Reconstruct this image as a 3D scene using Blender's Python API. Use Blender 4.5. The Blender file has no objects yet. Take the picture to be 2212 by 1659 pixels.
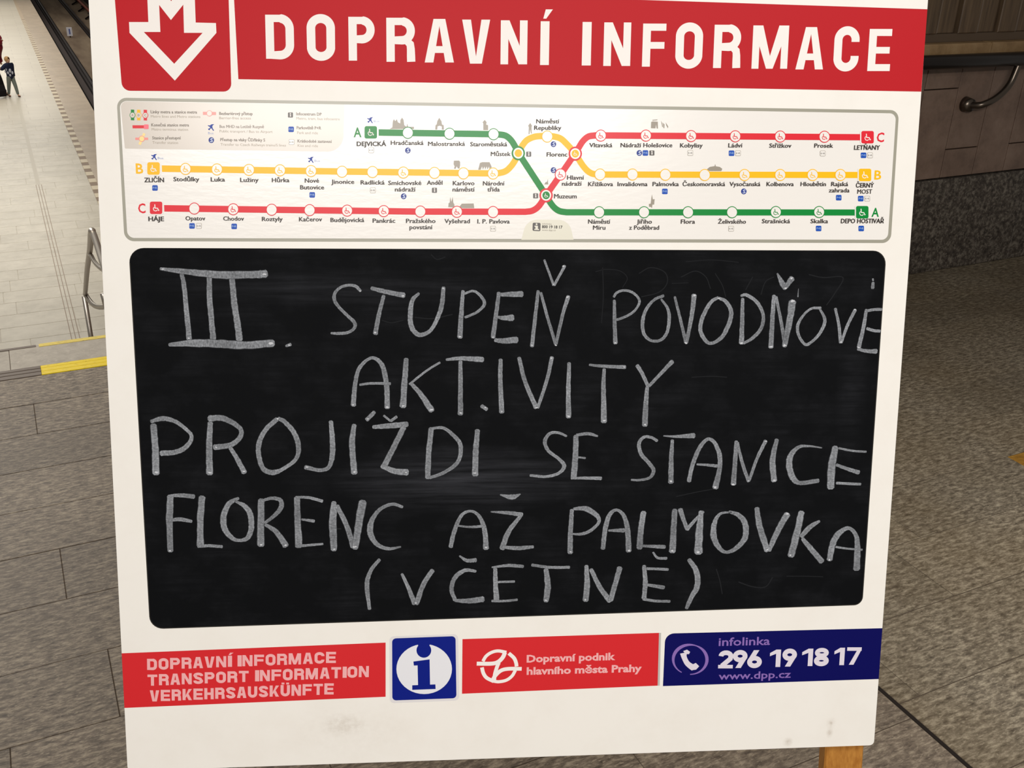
import bpy, bmesh, math, random
from mathutils import Vector, Matrix
random.seed(7)
D = bpy.data
COL = bpy.context.scene.collection
# ------------------------------------------------------------------ camera, world, lights, exposure
F, CX, CY = 2168.0, 1106.0, 829.5
R = Matrix(((0.8986501517, -0.1649079774, 0.4064889472),
            (-0.4377722402, -0.3962657736, 0.8070495042),
            (0.0279887565, -0.9032047365, -0.4282964319)))   # camera (x right, y down, z forward) -> world
EYE = Vector((0, 0, 1.5))
cam = D.objects.new('camera', D.cameras.new('camera'))
COL.objects.link(cam)
cam.matrix_world = Matrix.Translation(EYE) @ Matrix((R.col[0], -R.col[1], -R.col[2])).transposed().to_4x4()
cam.data.sensor_width = 36; cam.data.lens = F / 2212 * 36
cam.data.clip_start = 0.05; cam.data.clip_end = 300
bpy.context.scene.camera = cam
sc = bpy.context.scene
sc.view_settings.view_transform = 'Standard'; sc.view_settings.look = 'None'
sc.view_settings.gamma = 1; sc.view_settings.use_curve_mapping = False
sc.view_settings.exposure = 0.0
w = D.worlds.new('world'); sc.world = w; w.use_nodes = True
w.node_tree.nodes['Background'].inputs[0].default_value = (1.0, 0.94, 0.86, 1)
w.node_tree.nodes['Background'].inputs[1].default_value = 0.16

def area(name, loc, sx, sy, power, color=(1, .95, .87), target=None, spread=180):
    l = D.lights.new(name, 'AREA'); l.shape = 'RECTANGLE'; l.size = sx; l.size_y = sy
    l.energy = power; l.color = color; l.spread = math.radians(spread)
    o = D.objects.new(name, l); COL.objects.link(o); o.location = loc
    if target:
        o.rotation_euler = (Vector(target) - Vector(loc)).to_track_quat('-Z', 'Y').to_euler()
    return o
area('landing_tube_lamp', (-1.05, -2.35, 2.9), 2.3, 0.22, 120, color=(1, .962, .922), target=(-0.2, 0.4, 0.8))
area('landing_ceiling_lamp', (1.0, -1.0, 2.95), 1.6, 0.5, 38, color=(1, .972, .945))
area('right_floor_fill', (2.3, 0.8, 2.9), .5, .5, 7, color=(1, .96, .92), spread=78)  # added fill light, brightens the floor right of the stand
area('stairwell_lamp', (-0.9, 6.5, 3.0), 2.0, 4.0, 165)
area('hall_lamp', (-1.0, 22, 1.6), 6, 12, 470)
area('hall_lamp_far', (-1.0, 52, 1.6), 6, 40, 1900)

# ------------------------------------------------------------------ materials
def lin(c):
    return tuple(((x / 255) / 12.92 if x / 255 <= .04045 else ((x / 255 + .055) / 1.055) ** 2.4) for x in c) + (1,)
MC = {}
def mat(name, rgb, rough=.5, spec=.5, metal=0, bump=0, bscale=40, coat=0):
    if name in MC: return MC[name]
    m = D.materials.new(name); m.use_nodes = True; nt = m.node_tree
    b = nt.nodes['Principled BSDF']
    b.inputs['Base Color'].default_value = lin(rgb); b.inputs['Roughness'].default_value = rough
    b.inputs['Specular IOR Level'].default_value = spec; b.inputs['Metallic'].default_value = metal
    b.inputs['Coat Weight'].default_value = coat
    if bump:
        tc = nt.nodes.new('ShaderNodeTexCoord'); n = nt.nodes.new('ShaderNodeTexNoise'); bp = nt.nodes.new('ShaderNodeBump')
        n.inputs['Scale'].default_value = bscale; bp.inputs['Strength'].default_value = bump; bp.inputs['Distance'].default_value = .01
        nt.links.new(tc.outputs['Object'], n.inputs['Vector']); nt.links.new(n.outputs[0], bp.inputs['Height'])
        nt.links.new(bp.outputs[0], b.inputs['Normal'])
    MC[name] = m
    return m

class NT:
    """small node helper"""
    def __init__(s, name, rough=.5, spec=.5):
        s.m = D.materials.new(name); s.m.use_nodes = True; s.t = s.m.node_tree
        s.b = s.t.nodes['Principled BSDF']; s.b.inputs['Roughness'].default_value = rough
        s.b.inputs['Specular IOR Level'].default_value = spec
    def n(s, t, **k):
        x = s.t.nodes.new('ShaderNode' + t)
        for a, v in k.items(): setattr(x, a, v)
        return x
    def l(s, a, b): s.t.links.new(a, b)
    def coord(s, kind='pos', scale=(1, 1, 1)):
        if kind == 'pos': o = s.n('NewGeometry').outputs['Position']
        else: o = s.n('TexCoord').outputs[kind]
        mp = s.n('Mapping'); mp.inputs['Scale'].default_value = scale; s.l(o, mp.inputs[0]); return mp.outputs[0]
    def noise(s, vec, scale, detail=3, rough=.5):
        n = s.n('TexNoise'); n.inputs['Scale'].default_value = scale; n.inputs['Detail'].default_value = detail
        n.inputs['Roughness'].default_value = rough; s.l(vec, n.inputs['Vector']); return n.outputs[0]
    def ramp(s, fac, stops):
        r = s.n('ValToRGB'); e = r.color_ramp.elements
        while len(e) < len(stops): e.new(.5)
        for i, (p, c) in enumerate(stops): e[i].position = p; e[i].color = c if len(c) == 4 else lin(c)
        s.l(fac, r.inputs[0]); return r.outputs[0]
    def mix(s, fac, a, b, mode='MIX'):
        m = s.n('MixRGB', blend_type=mode)
        for i, v in ((0, fac), (1, a), (2, b)):
            if hasattr(v, 'links'): s.l(v, m.inputs[i])
            elif i == 0: m.inputs[0].default_value = v
            else: m.inputs[i].default_value = v if len(v) == 4 else lin(v)
        return m.outputs[0]
    def math(s, op, a, b=0):
        m = s.n('Math', operation=op)
        for i, v in ((0, a), (1, b)):
            if hasattr(v, 'links'): s.l(v, m.inputs[i])
            else: m.inputs[i].default_value = v
        return m.outputs[0]
    def base(s, c): s.l(c, s.b.inputs['Base Color']); return s.m
    def bump(s, h, st=.3, d=.002):
        b = s.n('Bump'); b.inputs['Strength'].default_value = st; b.inputs['Distance'].default_value = d
        s.l(h, b.inputs['Height']); s.l(b.outputs[0], s.b.inputs['Normal'])

def stone(name, dark, midc, light, scale=42, stretch=(1, 1, 1), rough=.55, stain=None, fleck=1.0, varn=.2, spec=.4):
    t = NT(name, rough, spec)
    v = t.coord('pos', stretch)
    a = t.noise(v, scale, 6, .7)
    c = t.ramp(a, [(.34, dark), (.5, midc), (.68, light)])
    fl = t.noise(v, scale * 2.3, 2, .6)
    c = t.mix(t.ramp(fl, [(.56, (0, 0, 0, 1)), (.68, (fleck,) * 3 + (1,))]), c, light)
    big = t.noise(t.coord('pos'), 1.6, 3, .6)
    c = t.mix(t.ramp(big, [(.35, (0, 0, 0, 1)), (.75, (.45,) * 3 + (1,))]), c, stain or dark)
    rnd = t.n('ObjectInfo').outputs['Random']
    k = t.math('ADD', t.math('MULTIPLY', rnd, varn), 1 - varn / 2)
    cm = t.n('CombineColor'); [t.l(k, cm.inputs[i]) for i in range(3)]
    c = t.mix(1.0, c, cm.outputs[0], 'MULTIPLY')
    t.bump(a, .05, .0006)
    return t.base(c)

M_GRAN = stone('brown_granite', (74, 64, 54), (122, 109, 94), (178, 164, 142), 64, (.5, 1.5, 1), fleck=.7)
M_GRAN_R = stone('dark_worn_granite', (68, 60, 49), (116, 106, 90), (172, 161, 139), 64, (.5, 1.4, 1), stain=(92, 72, 34), fleck=.6)
M_GRAN_OCHRE = stone('ochre_granite', (120, 84, 24), (150, 108, 36), (180, 140, 60), 38, (.8, 1.4, 1), fleck=.3)
M_EDGE = stone('pale_edge_stone', (158, 150, 138), (172, 164, 151), (184, 176, 163), 20, varn=.08)
M_PLAT = stone('pale_platform_stone', (192, 184, 166), (206, 198, 180), (216, 208, 190), 3, (1, 1, 1), rough=.42, fleck=.15, varn=.06, stain=(186, 178, 160))
M_PLAT_E = stone('beige_platform_edge', (176, 158, 136), (188, 170, 148), (200, 184, 160), 2, rough=.4, fleck=.15, varn=.04, stain=(164, 150, 130))
M_TILE = stone('brown_wall_tile', (112, 92, 80), (128, 106, 92), (140, 118, 104), 9, rough=.35, fleck=.2, varn=.22, stain=(96, 78, 64))
M_PLINTH = stone('dark_plinth_granite', (44, 38, 34), (82, 74, 66), (140, 132, 120), 45, rough=.5, fleck=.8)
M_LEDGE = stone('tan_ledge_stone', (140, 112, 76), (158, 128, 90), (170, 142, 104), 12, rough=.4, fleck=.2, stain=(112, 84, 44))
M_GROUT = mat('dark_grout', (34, 28, 24), .9, .2)
M_JOINT = mat('floor_joint', (82, 71, 60), .9, .2)
M_PJOINT = mat('platform_joint', (150, 140, 124), .8, .2)
t = NT('slat_wood', .5, .4)
g = t.noise(t.coord('pos', (30, 30, 2)), 3, 4)
M_SLAT = t.base(t.ramp(g, [(.3, (84, 68, 52)), (.7, (112, 92, 70))]))
M_STEEL = mat('brushed_steel', (205, 198, 188), .35, .5, .9)
M_DSTEEL = mat('dark_handrail', (34, 28, 26), .3, .5, .3)
M_BRSTEEL = mat('bracket_steel', (110, 100, 90), .3, .5, .9)
M_RAIL = mat('rail_steel', (40, 30, 28), .45, .4, .5)
t = NT('track_concrete', .9, .1)
M_BED = t.base(t.ramp(t.noise(t.coord('pos', (1, .15, 1)), 1.2, 4), [(.35, (104, 88, 74)), (.7, (140, 124, 104))]))
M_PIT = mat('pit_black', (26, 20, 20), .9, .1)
M_YEL = NT('yellow_paint', .45, .4)
n_ = M_YEL.noise(M_YEL.coord('pos', (6, 30, 6)), 6, 5, .7)
M_YEL = M_YEL.base(M_YEL.ramp(n_, [(.28, (120, 96, 20)), (.42, (238, 208, 0)), (.9, (250, 222, 6))]))
M_PYEL = NT('worn_yellow_paint', .5, .4)
n_ = M_PYEL.noise(M_PYEL.coord('pos', (6, 30, 6)), 8, 5, .7)
M_PYEL = M_PYEL.base(M_PYEL.ramp(n_, [(.3, (170, 150, 90)), (.55, (232, 208, 90))]))
# wood of the stand
t = NT('varnished_pine', .4, .5)
g = t.noise(t.coord('Object', (70, 70, 3)), 3, 5, .6)
M_WOOD = t.base(t.ramp(g, [(.3, (160, 102, 38)), (.7, (192, 134, 60))]))

# ------------------------------------------------------------------ mesh helpers
def tag(o, label=None, cat=None, group=None, kind=None):
    for k, v in (('label', label), ('category', cat), ('group', group), ('kind', kind)):
        if v: o[k] = v
    return o
def link(name, me, parent=None, m=None, basis=None):
    if m is not None and not me.materials:
        for x in (m if isinstance(m, (list, tuple)) else [m]): me.materials.append(x)
    o = D.objects.new(name, me); COL.objects.link(o)
    if parent: o.parent = parent
    if basis is not None: o.matrix_basis = basis
    return o
def empty(name, loc, rz=0, **k):
    o = D.objects.new(name, None); COL.objects.link(o); o.location = loc; o.rotation_euler[2] = rz
    o.empty_display_size = .1
    return tag(o, **k)
def mesh(name, v, f, smooth=False, mi=None):
    me = D.meshes.new(name); me.from_pydata([tuple(x) for x in v], [], f)
    if mi: me.polygons.foreach_set('material_index', mi)
    if smooth: me.polygons.foreach_set('use_smooth', [True] * len(me.polygons))
    me.update(); return me
def box_vf(x0, x1, y0, y1, z0, z1, c=0):
    """box, top edges chamfered by c"""
    if c:
        v = [(x0, y0, z0), (x1, y0, z0), (x1, y1, z0), (x0, y1, z0),
             (x0, y0, z1 - c), (x1, y0, z1 - c), (x1, y1, z1 - c), (x0, y1, z1 - c),
             (x0 + c, y0 + c, z1), (x1 - c, y0 + c, z1), (x1 - c, y1 - c, z1), (x0 + c, y1 - c, z1)]
        f = [(3, 2, 1, 0), (8, 9, 10, 11)]
        for b in (0, 4):
            for i in range(4): j = (i + 1) % 4; f.append((b + i, b + j, b + 4 + j, b + 4 + i))
    else:
        v = [(x0, y0, z0), (x1, y0, z0), (x1, y1, z0), (x0, y1, z0), (x0, y0, z1), (x1, y0, z1), (x1, y1, z1), (x0, y1, z1)]
        f = [(3, 2, 1, 0), (4, 5, 6, 7)] + [(i, (i + 1) % 4, 4 + (i + 1) % 4, 4 + i) for i in range(4)]
    return v, f
def box(name, x0, x1, y0, y1, z0, z1, m, parent=None, c=0):
    v, f = box_vf(x0, x1, y0, y1, z0, z1, c); return link(name, mesh(name, v, f), parent, m)
BM = {}
def piece(name, cx, cy, cz, sx, sy, sz, m, parent, c=.002, axis=None):
    """box piece centred at a point; alike pieces share mesh data.  c chamfers the face towards +z (or -y when axis='y')"""
    k = (name, round(sx, 4), round(sy, 4), round(sz, 4), m.name, c, axis)
    if k not in BM:
        if axis == 'y':
            v, f = box_vf(-sx / 2, sx / 2, -sz / 2, sz / 2, -sy / 2, sy / 2, c)
            v = [(a, -cc, b) for a, b, cc in v]
            me = mesh(name, v, f)
        else:
            v, f = box_vf(-sx / 2, sx / 2, -sy / 2, sy / 2, -sz / 2, sz / 2, c); me = mesh(name, v, f)
        me.materials.append(m); BM[k] = me
    o = D.objects.new(name, BM[k]); COL.objects.link(o); o.parent = parent; o.location = (cx, cy, cz); return o
def crom(pts, n=8):
    """smooth curve through the points"""
    P = [Vector(p) for p in pts]
    if len(P) < 3: return P
    out = []
    for i in range(len(P) - 1):
        a = P[i - 1] if i else P[0] * 2 - P[1]; b = P[i]; c = P[i + 1]; d = P[i + 2] if i + 2 < len(P) else P[-1] * 2 - P[-2]
        for k in range(n):
            t = k / n
            out.append(.5 * ((2 * b) + (c - a) * t + (2 * a - 5 * b + 4 * c - d) * t * t + (3 * b - a - 3 * c + d) * t ** 3))
    out.append(P[-1]); return out
def tube(name, pts, r, m, parent=None, seg=14, smooth=8, basis=None):
    P = crom(pts, smooth) if smooth else [Vector(p) for p in pts]
    v = []; f = []; up = None
    for i, p in enumerate(P):
        d = (P[min(i + 1, len(P) - 1)] - P[max(i - 1, 0)]).normalized()
        if up is None: up = Vector((0, 0, 1)) if abs(d.z) < .9 else Vector((0, 1, 0))
        s = d.cross(up).normalized(); up = s.cross(d).normalized()
        rr = r if not isinstance(r, (list, tuple)) else r[0] + (r[1] - r[0]) * i / (len(P) - 1)
        for k in range(seg):
            a = 2 * math.pi * k / seg; v.append(p + s * math.cos(a) * rr + up * math.sin(a) * rr)
    for i in range(len(P) - 1):
        for k in range(seg):
            f.append((i * seg + k, i * seg + (k + 1) % seg, (i + 1) * seg + (k + 1) % seg, (i + 1) * seg + k))
    f.append(tuple(reversed(range(seg)))); f.append(tuple(range((len(P) - 1) * seg, len(P) * seg)))
    return link(name, mesh(name, v, f, True), parent, m, basis)
def ray(px, py): return R @ Vector((px - CX, py - CY, F))
def at_z(px, py, z):
    d = ray(px, py); return EYE + d * ((z - EYE.z) / d.z)
def at_y(px, py, y):
    d = ray(px, py); return EYE + d * (y / d.y)

# ------------------------------------------------------------------ landing floor
PLZ = -4.5
floor = box('floor', -2.6, 5.2, -1.2, 3.80, -.30, -.0014, M_JOINT); tag(floor, kind='structure')
TH, G = .03, .0026
def paver(x0, x1, y0, y1, m, name='paver', c=.0012):
    piece(name, (x0 + x1) / 2, (y0 + y1) / 2, -TH / 2 + random.uniform(-.0006, .0006), x1 - x0 - .0016, y1 - y0 - G, TH, m, floor, .0008)
PL = .60
XJ = 1.485
jl = {0: .002, 2: -.065, 6: -.082}     # joints the photograph shows, by row
for k in range(-4, 8):
    y0 = 1.72 + .2243 * k; y1 = y0 + .2243
    off = jl.get(k, .30 + .05 * (k % 3))
    x = off - PL * math.ceil((off + 1.35) / PL)
    while x < XJ - .01:
        a, b = max(x, -1.5), min(x + PL, XJ - .004)
        if b - a > .03: paver(a, b, y0, y1, M_GRAN)
        x += PL
jr = {0: 1.90, 1: 2.02, -1: 2.15}
for k in range(-3, 9):
    y0 = 1.312 + .2233 * k; y1 = min(y0 + .2233, 3.196)
    off = jr.get(k, 1.70 + .17 * (k % 4))
    x = off - 2 * PL
    while x < 4.75:
        a, b = max(x, XJ + .006), min(x + PL, 4.8)
        if b - a > .03 and y1 - y0 > .03:
            paver(a, b, y0, y1, M_GRAN_OCHRE if (k == 1 and abs(a - 2.62) < .02) else M_GRAN_R)
        x += PL
piece('expansion_joint', XJ + .001, .98, -.014, .0085, 4.3, .0275, M_GROUT, floor, 0)
# pale edge row and its strips
for i in range(5):
    x0 = -1.6 + i * .66 + .14; paver(x0, min(x0 + .66, 1.6), 3.598, 3.80, M_EDGE, 'edge_stone')
M_GRV = mat('groove_metal', (100, 86, 74), .5, .5)
for (a, b, m, nm) in ((-1.5, -.045, M_GRV, 'nosing_bar'), (-.045, 1.6, M_YEL, 'warning_stripe')):
    for j, (ya, yb) in enumerate(((3.517, 3.545), (3.549, 3.572), (3.576, 3.597))):
        if nm == 'warning_stripe' and j == 1: ya, yb = 3.5465, 3.5745
        piece(nm, (a + b) / 2, (ya + yb) / 2, -.0135, b - a, yb - ya, .03, m, floor, .001)
piece('warning_stripe', .78, 3.79, .001, 1.64, .026, .002, M_PYEL, floor, 0)
piece('nosing_bar', -.78, 3.79, .001, 1.46, .016, .002, M_GRV, floor, 0)

# ------------------------------------------------------------------ stairs
stairs = empty('staircase', (0, 3.8, 0), label='stone staircase descending from the landing edge to the pale platform', cat='staircase')
NS = 28; RISE = -PLZ / NS
for i in range(1, NS):
    v, f = box_vf(-1.5, 1.6, 0, .335, -.25, 0, .003)
    o = link('step', BM.setdefault('step', mesh('step', v, f)), stairs, M_EDGE); o.location = (0, (i - 1) * .32, -i * RISE)
# handrail along the stairs
hr = empty('stair_handrail', (.35, 9.2, -2.8), label='brushed steel stair handrail with curved brackets, left of the white stand', cat='handrail')
hb = Matrix.Translation(-Vector(hr.location))
def px3(px, py, y): return tuple(at_y(px, py, y))
tube('rail', [px3(201, 499, 6.35), px3(197, 502, 6.4), px3(194, 540, 7.1), px3(188, 585, 8.0), px3(184, 636, 9.2)], .019, M_STEEL, hr, basis=hb)
tube('rail', [px3(198, 500, 6.4), px3(203, 508, 6.3), px3(215, 545, 6.05), px3(229, 590, 5.75), px3(246, 650, 5.45)], .019, M_STEEL, hr, basis=hb)
tube('bracket', [px3(193, 549, 7.2), px3(197, 552, 7.1), px3(205, 567, 6.95), px3(218, 580, 6.75), px3(236, 590, 6.5)], .014, M_STEEL, hr, basis=hb)
tube('bracket', [px3(184, 635, 9.2), px3(190, 645, 9.1), px3(200, 657, 8.9), px3(212, 663, 8.7), px3(230, 663, 8.4)], .021, M_STEEL, hr, basis=hb)
def zstep(y): return -RISE * (int((y - 3.8) / .32) + 1)
p = at_y(182, 640, 9.2)
tube('post', [(p.x, 9.2, zstep(9.2)), (p.x, 9.2, p.z)], .021, M_STEEL, hr, smooth=0, basis=hb)
p = at_y(246, 650, 5.45)
tube('post', [(p.x, 5.45, zstep(5.45)), (p.x, 5.45, p.z)], .019, M_STEEL, hr, smooth=0, basis=hb)
p = at_y(222, 634, 8.4); q = at_y(230, 663, 8.4)
tube('post', [(q.x, 8.4, zstep(8.4)), (q.x, 8.4, q.z)], .019, M_STEEL, hr, smooth=0, basis=hb)
tube('rail_end', [(p.x, 8.4, p.z), (p.x + .01, 8.4, p.z - .12)], .022, M_STEEL, hr, smooth=0, basis=hb)

# ------------------------------------------------------------------ platform
t = NT('far_platform_stone', .42, .5)
v_ = t.coord('pos')
br = t.n('TexBrick'); t.l(v_, br.inputs['Vector'])
br.inputs['Color1'].default_value = lin((206, 198, 180)); br.inputs['Color2'].default_value = lin((200, 191, 173)); br.inputs['Mortar'].default_value = lin((188, 179, 162))
br.inputs['Scale'].default_value = 1; br.inputs['Mortar Size'].default_value = .012; br.inputs['Brick Width'].default_value = 1.1; br.inputs['Row Height'].default_value = .565
M_FARP = t.base(br.outputs[0])
platform = box('platform', -14, 2.38, 12.4, 130, PLZ - 1.1, PLZ - .006, M_FARP); tag(platform, kind='structure')
box('far_slabs', -14, 1.42, 33.0, 130, PLZ - .03, PLZ, M_FARP, platform)
box('far_slabs', -14, -1.9, 12.4, 33.0, PLZ - .03, PLZ, M_FARP, platform)
SL = 1.1
for r_ in range(36):
    y0 = 12.66 + .565 * r_
    x = -1.9 + (r_ * .37 + .6 * random.random()) % SL - SL
    while x < 1.42:
        a, b = max(x, -1.9), min(x + SL, 1.42)
        if b - a > .05: piece('slab', (a + b) / 2, y0 + .2825, PLZ - .0145, b - a - .007, .565 - .008, .03, M_PLAT, platform, .002)
        x += SL
box('edge_slab', 1.58, 2.38, 12.4, 130, PLZ - .03, PLZ, M_PLAT_E, platform)
box('tactile_base', 1.42, 1.58, 12.4, 130, PLZ - .03, PLZ - .001, mat('tactile_dark', (142, 122, 102), .6), platform)
M_TB = mat('tactile_light', (214, 200, 172), .5)
for i in range(56):
    piece('tactile_bar', 1.50, 22.2 + i * .70, PLZ + .002, .16, .35, .008, M_TB, platform, .002)
box('tactile_far', 1.42, 1.58, 61.2, 130, PLZ - .001, PLZ + .004, mat('tactile_blend', (182, 164, 140), .6), platform)
M_GR = mat('faint_groove', (170, 153, 137), .8)
for gx in (.295, .352, .408):
    box('floor_groove', gx - .006, gx + .006, 12.7, 25, PLZ - .001, PLZ + .0012, M_GR, platform)
box('floor_groove', .30, .39, 25, 46, PLZ - .001, PLZ + .0012, mat('faint_band', (198, 190, 172), .5), platform)
# track pit beyond the platform edge
bed = box('track_bed', 2.38, 6.4, 12.4, 130, PLZ - 1.3, PLZ - 1.1, M_BED); tag(bed, kind='structure')
box('pit_shade_strip', 2.385, 3.1, 12.4, 130, PLZ - 1.1, PLZ - 1.09, M_PIT, bed)  # shade beside the platform edge, laid as a black strip on the bed
box('cable_trough', 2.84, 3.06, 12.4, 130, PLZ - 1.09, PLZ - 1.02, mat('trough_brown', (66, 54, 50), .8), bed)
for x in (3.26, 4.86):
    o = empty('rail', (x, 30, PLZ - 1.1), label='dark steel running rail ' + ('nearer' if x < 4 else 'farther') + ' to the pale platform edge', cat='rail')
    for (a, b, z0, z1, nm) in ((-.10, .10, 0, .02, 'rail_foot'), (-.012, .012, .02, .14, 'rail_web'), (-.05, .05, .14, .19, 'rail_head')):
        v, f = box_vf(a, b, -17, 95, z0, z1, .004); link(nm, mesh(nm, v, f), o, M_RAIL)
    v, f = box_vf(-.17, .17, -17, 95, -.002, .012); link('rail_bedding', mesh('rail_bedding', v, f), o, M_PIT)
wt = box('wall_tunnel', 6.4, 6.6, 12.4, 130, PLZ - 1.3, 1.0, mat('tunnel_wall', (46, 38, 36), .9, .1)); tag(wt, kind='structure')
pp = tube('orange_pipe', [(5.95, 14, PLZ - .95), (5.95, 60, PLZ - .95), (5.95, 125, PLZ - .95)], .09, mat('orange_pipe', (150, 66, 34), .5), smooth=2)
tag(pp, 'orange pipe running low along the dark far side of the track', 'pipe')
for i in range(16):
    y = 44 + i * 5.0
    c_ = tube('cable_loop', [(5.35, y - 2.2, PLZ - 1.04), (5.7, y - .9, PLZ - 1.0), (5.8, y + .3, PLZ - .98), (5.82, y + 1.2, PLZ - 1.04)], .05, M_PIT, smooth=5, seg=8)
    tag(c_, 'dark cable arching over the track bed beside the orange pipe', 'cable', 'cables looping beside the track')
q = at_z(152, 81, PLZ - 1.1)
sg = empty('track_sign', (q.x, q.y, PLZ - 1.1), label='small white sign with a blue upright mark standing between the rails', cat='sign')
v, f = box_vf(-.14, .14, -.015, .015, .08, .53, .01); link('plate', mesh('plate', v, f), sg, mat('sign_white', (226, 226, 236), .4))
v, f = box_vf(-.035, .04, -.019, -.0155, .17, .45); link('mark', mesh('mark', v, f), sg, mat('sign_blue', (96, 110, 170), .4))
v, f = box_vf(-.03, .03, -.01, .01, 0, .08); link('foot', mesh('foot', v, f), sg, M_RAIL)

# ------------------------------------------------------------------ right wall
WY = 3.197
wall = box('wall_right', 1.62, 5.2, WY + .03, WY + .33, -.1, 3.1, M_GROUT); tag(wall, kind='structure')
sw = box('wall_light_block', 1.62, 1.90, WY + .33, 12.4, -4.6, 3.1, M_TILE); tag(sw, kind='structure')  # unseen side wall, added to block hall light from the right floor
for i in range(4):
    a = 1.62 + i * .9; piece('plinth_slab', a + .45, WY + .008, .222, .897, .044, .443, M_PLINTH, wall, .003, 'y')
W0 = 3.54 - .2035 * 9
for i in range(17):
    x0 = W0 + .2035 * i
    if x0 + .2 > 5.2: break
    cuts = {9: [.448, .845, .992], 10: [.448, .577, .992], 11: [.448, .992], 12: [.448, .577, .992]}.get(i, [.448, .845, .992] if i % 2 else [.448, .577, .992])
    for a, b in zip(cuts[:-1], cuts[1:]):
        piece('wall_tile', x0 + .1018, WY + .012 + random.uniform(-.001, .001), (a + b) / 2, .199, .036, b - a - .005, M_TILE, wall, .0015, 'y')
for i in range(7):
    a = 3.84 - .56 * 4 + .56 * i
    if a + .3 > 5.2: break
    b = min(a + .557, 5.19)
    piece('ledge_stone', (a + b) / 2, WY - .005, 1.012, b - a - .001, .09, .052, M_LEDGE, wall, .006)
sh = box('ledge_back', 1.64, 5.19, WY + .005, WY + .03, 1.039, 1.072, mat('ledge_back', (92, 76, 60), .7), wall)
for i in range(30):
    x0 = 1.70 + i * .1193 + .0
    if x0 > 5.1: break
    dz = 0 if i % 2 else .012
    piece('slat', x0, WY + .012 + dz, 2.072, .108 if i % 2 else .098, .03, 2.0, M_SLAT, wall, .004, 'y')
# handrail on the wall
RZ = .958
wh = empty('wall_handrail', (3.8, WY, .79), label='dark tubular handrail on the brown tiled wall, held by a curved steel bracket', cat='handrail')
wb = Matrix.Translation(-Vector(wh.location))
ry = WY - .085
pl = at_y(2000, 133, ry); pr = at_y(2212, 128, ry)
tube('rail', [(1.75, ry, pl.z + .0), (5.1, ry, pr.z)], .030, M_DSTEEL, wh, smooth=0, seg=24, basis=wb)
b0 = at_y(2094, 227, WY - .03)
b1 = at_y(2122, 226, WY - .075); b2 = at_y(2154, 210, WY - .085); b3 = at_y(2181, 182, WY - .085); b4 = at_y(2201, 138, ry)
tube('bracket', [tuple(b0), tuple(b1), tuple(b2), tuple(b3), tuple(b4)], .0145, M_BRSTEEL, wh, basis=wb)
tube('flange', [(b0.x, WY - .006, b0.z), (b0.x, WY - .042, b0.z)], [.034, .027], M_BRSTEEL, wh, smooth=0, seg=24, basis=wb)

# ------------------------------------------------------------------ information stand
ux = Vector((0.93137982, -0.36394805, -0.00857004)); dn = Vector((-0.11103029, -0.26156095, -0.95877951))
ux.normalize(); dn = (dn - ux * dn.dot(ux)).normalized()
nz = ux.cross(-dn).normalized()                       # out of the face, towards the viewer
P0 = EYE + ray(1106, 829.5) / F * 1.25
MB_ = Matrix((ux, -dn, nz)).transposed().to_4x4(); MB_.translation = P0
def B(px, py):
    """point of the board face, in metres from its middle, seen at a pixel of the photograph"""
    d = ray(px, py); t = (P0 - EYE).dot(nz) / d.dot(nz); q = EYE + d * t - P0
    return Vector((q.dot(ux), -q.dot(dn)))
PX = (B(1606, 830) - B(606, 830)).length / 1000        # metres per pixel on the board, about
stand = empty('information_stand', (P0.x - .02, P0.y + .12, 0), math.atan2(ux.y, ux.x),
              label='white wooden information stand with red header, metro route map and chalked blackboard', cat='sign')
bpy.context.view_layer.update()
SB = stand.matrix_world.inverted() @ MB_
U0, U1, V0, V1 = -.4876, .5026, -.5005, .525

def flat(name, polys, layer, m, parent, thick=0, mi=None):
    """flat print: polygons (lists of 2D board points) on one layer just proud of the panel"""
    v = []; f = []
    z = layer * .0001
    for P in polys:
        n0 = len(v); z += .00006 / len(polys); v += [(p[0], p[1], z) for p in P]; f.append(tuple(range(n0, len(v))))
    me = mesh(name, v, f, mi=mi)
    # face the viewer
    bm = bmesh.new(); bm.from_mesh(me)
    for fc in bm.faces:
        if fc.normal.z < 0: fc.normal_flip()
    bm.to_mesh(me); bm.free()
    return link(name, me, parent, m, SB if parent == stand else None)
def ribbon(pts, wd, closed=False):
    """quads of a constant or varying width band along 2D points, mitred"""
    P = [Vector((p[0], p[1])) for p in pts]; n = len(P)
    W = list(wd) if isinstance(wd, (list, tuple)) else [wd] * n
    keep = [i for i in range(n) if i == 0 or (P[i] - P[i - 1]).length > 1e-5]
    P = [P[i] for i in keep]; W = [W[i] for i in keep]; n = len(P)
    L = []; Rr = []
    for i in range(n):
        a = P[i - 1] if (i or closed) else None; c = P[(i + 1) % n] if (i < n - 1 or closed) else None
        d1 = (P[i] - a).normalized() if a is not None else (c - P[i]).normalized()
        d2 = (c - P[i]).normalized() if c is not None else d1
        n1 = Vector((-d1.y, d1.x)); n2 = Vector((-d2.y, d2.x)); s = n1 + n2
        s = s / max(s.length, 1e-6); k = 1 / max(.5, s.dot(n1))
        L.append(P[i] + s * W[i] / 2 * k); Rr.append(P[i] - s * W[i] / 2 * k)
    return [[L[i], L[(i + 1) % n], Rr[(i + 1) % n], Rr[i]] for i in range(n if closed else n - 1)]
def disc(c, r, n=28, ry=None):
    return [Vector((c[0] + r * math.cos(2 * math.pi * i / n), c[1] + (ry or r) * math.sin(2 * math.pi * i / n))) for i in range(n)]
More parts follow.
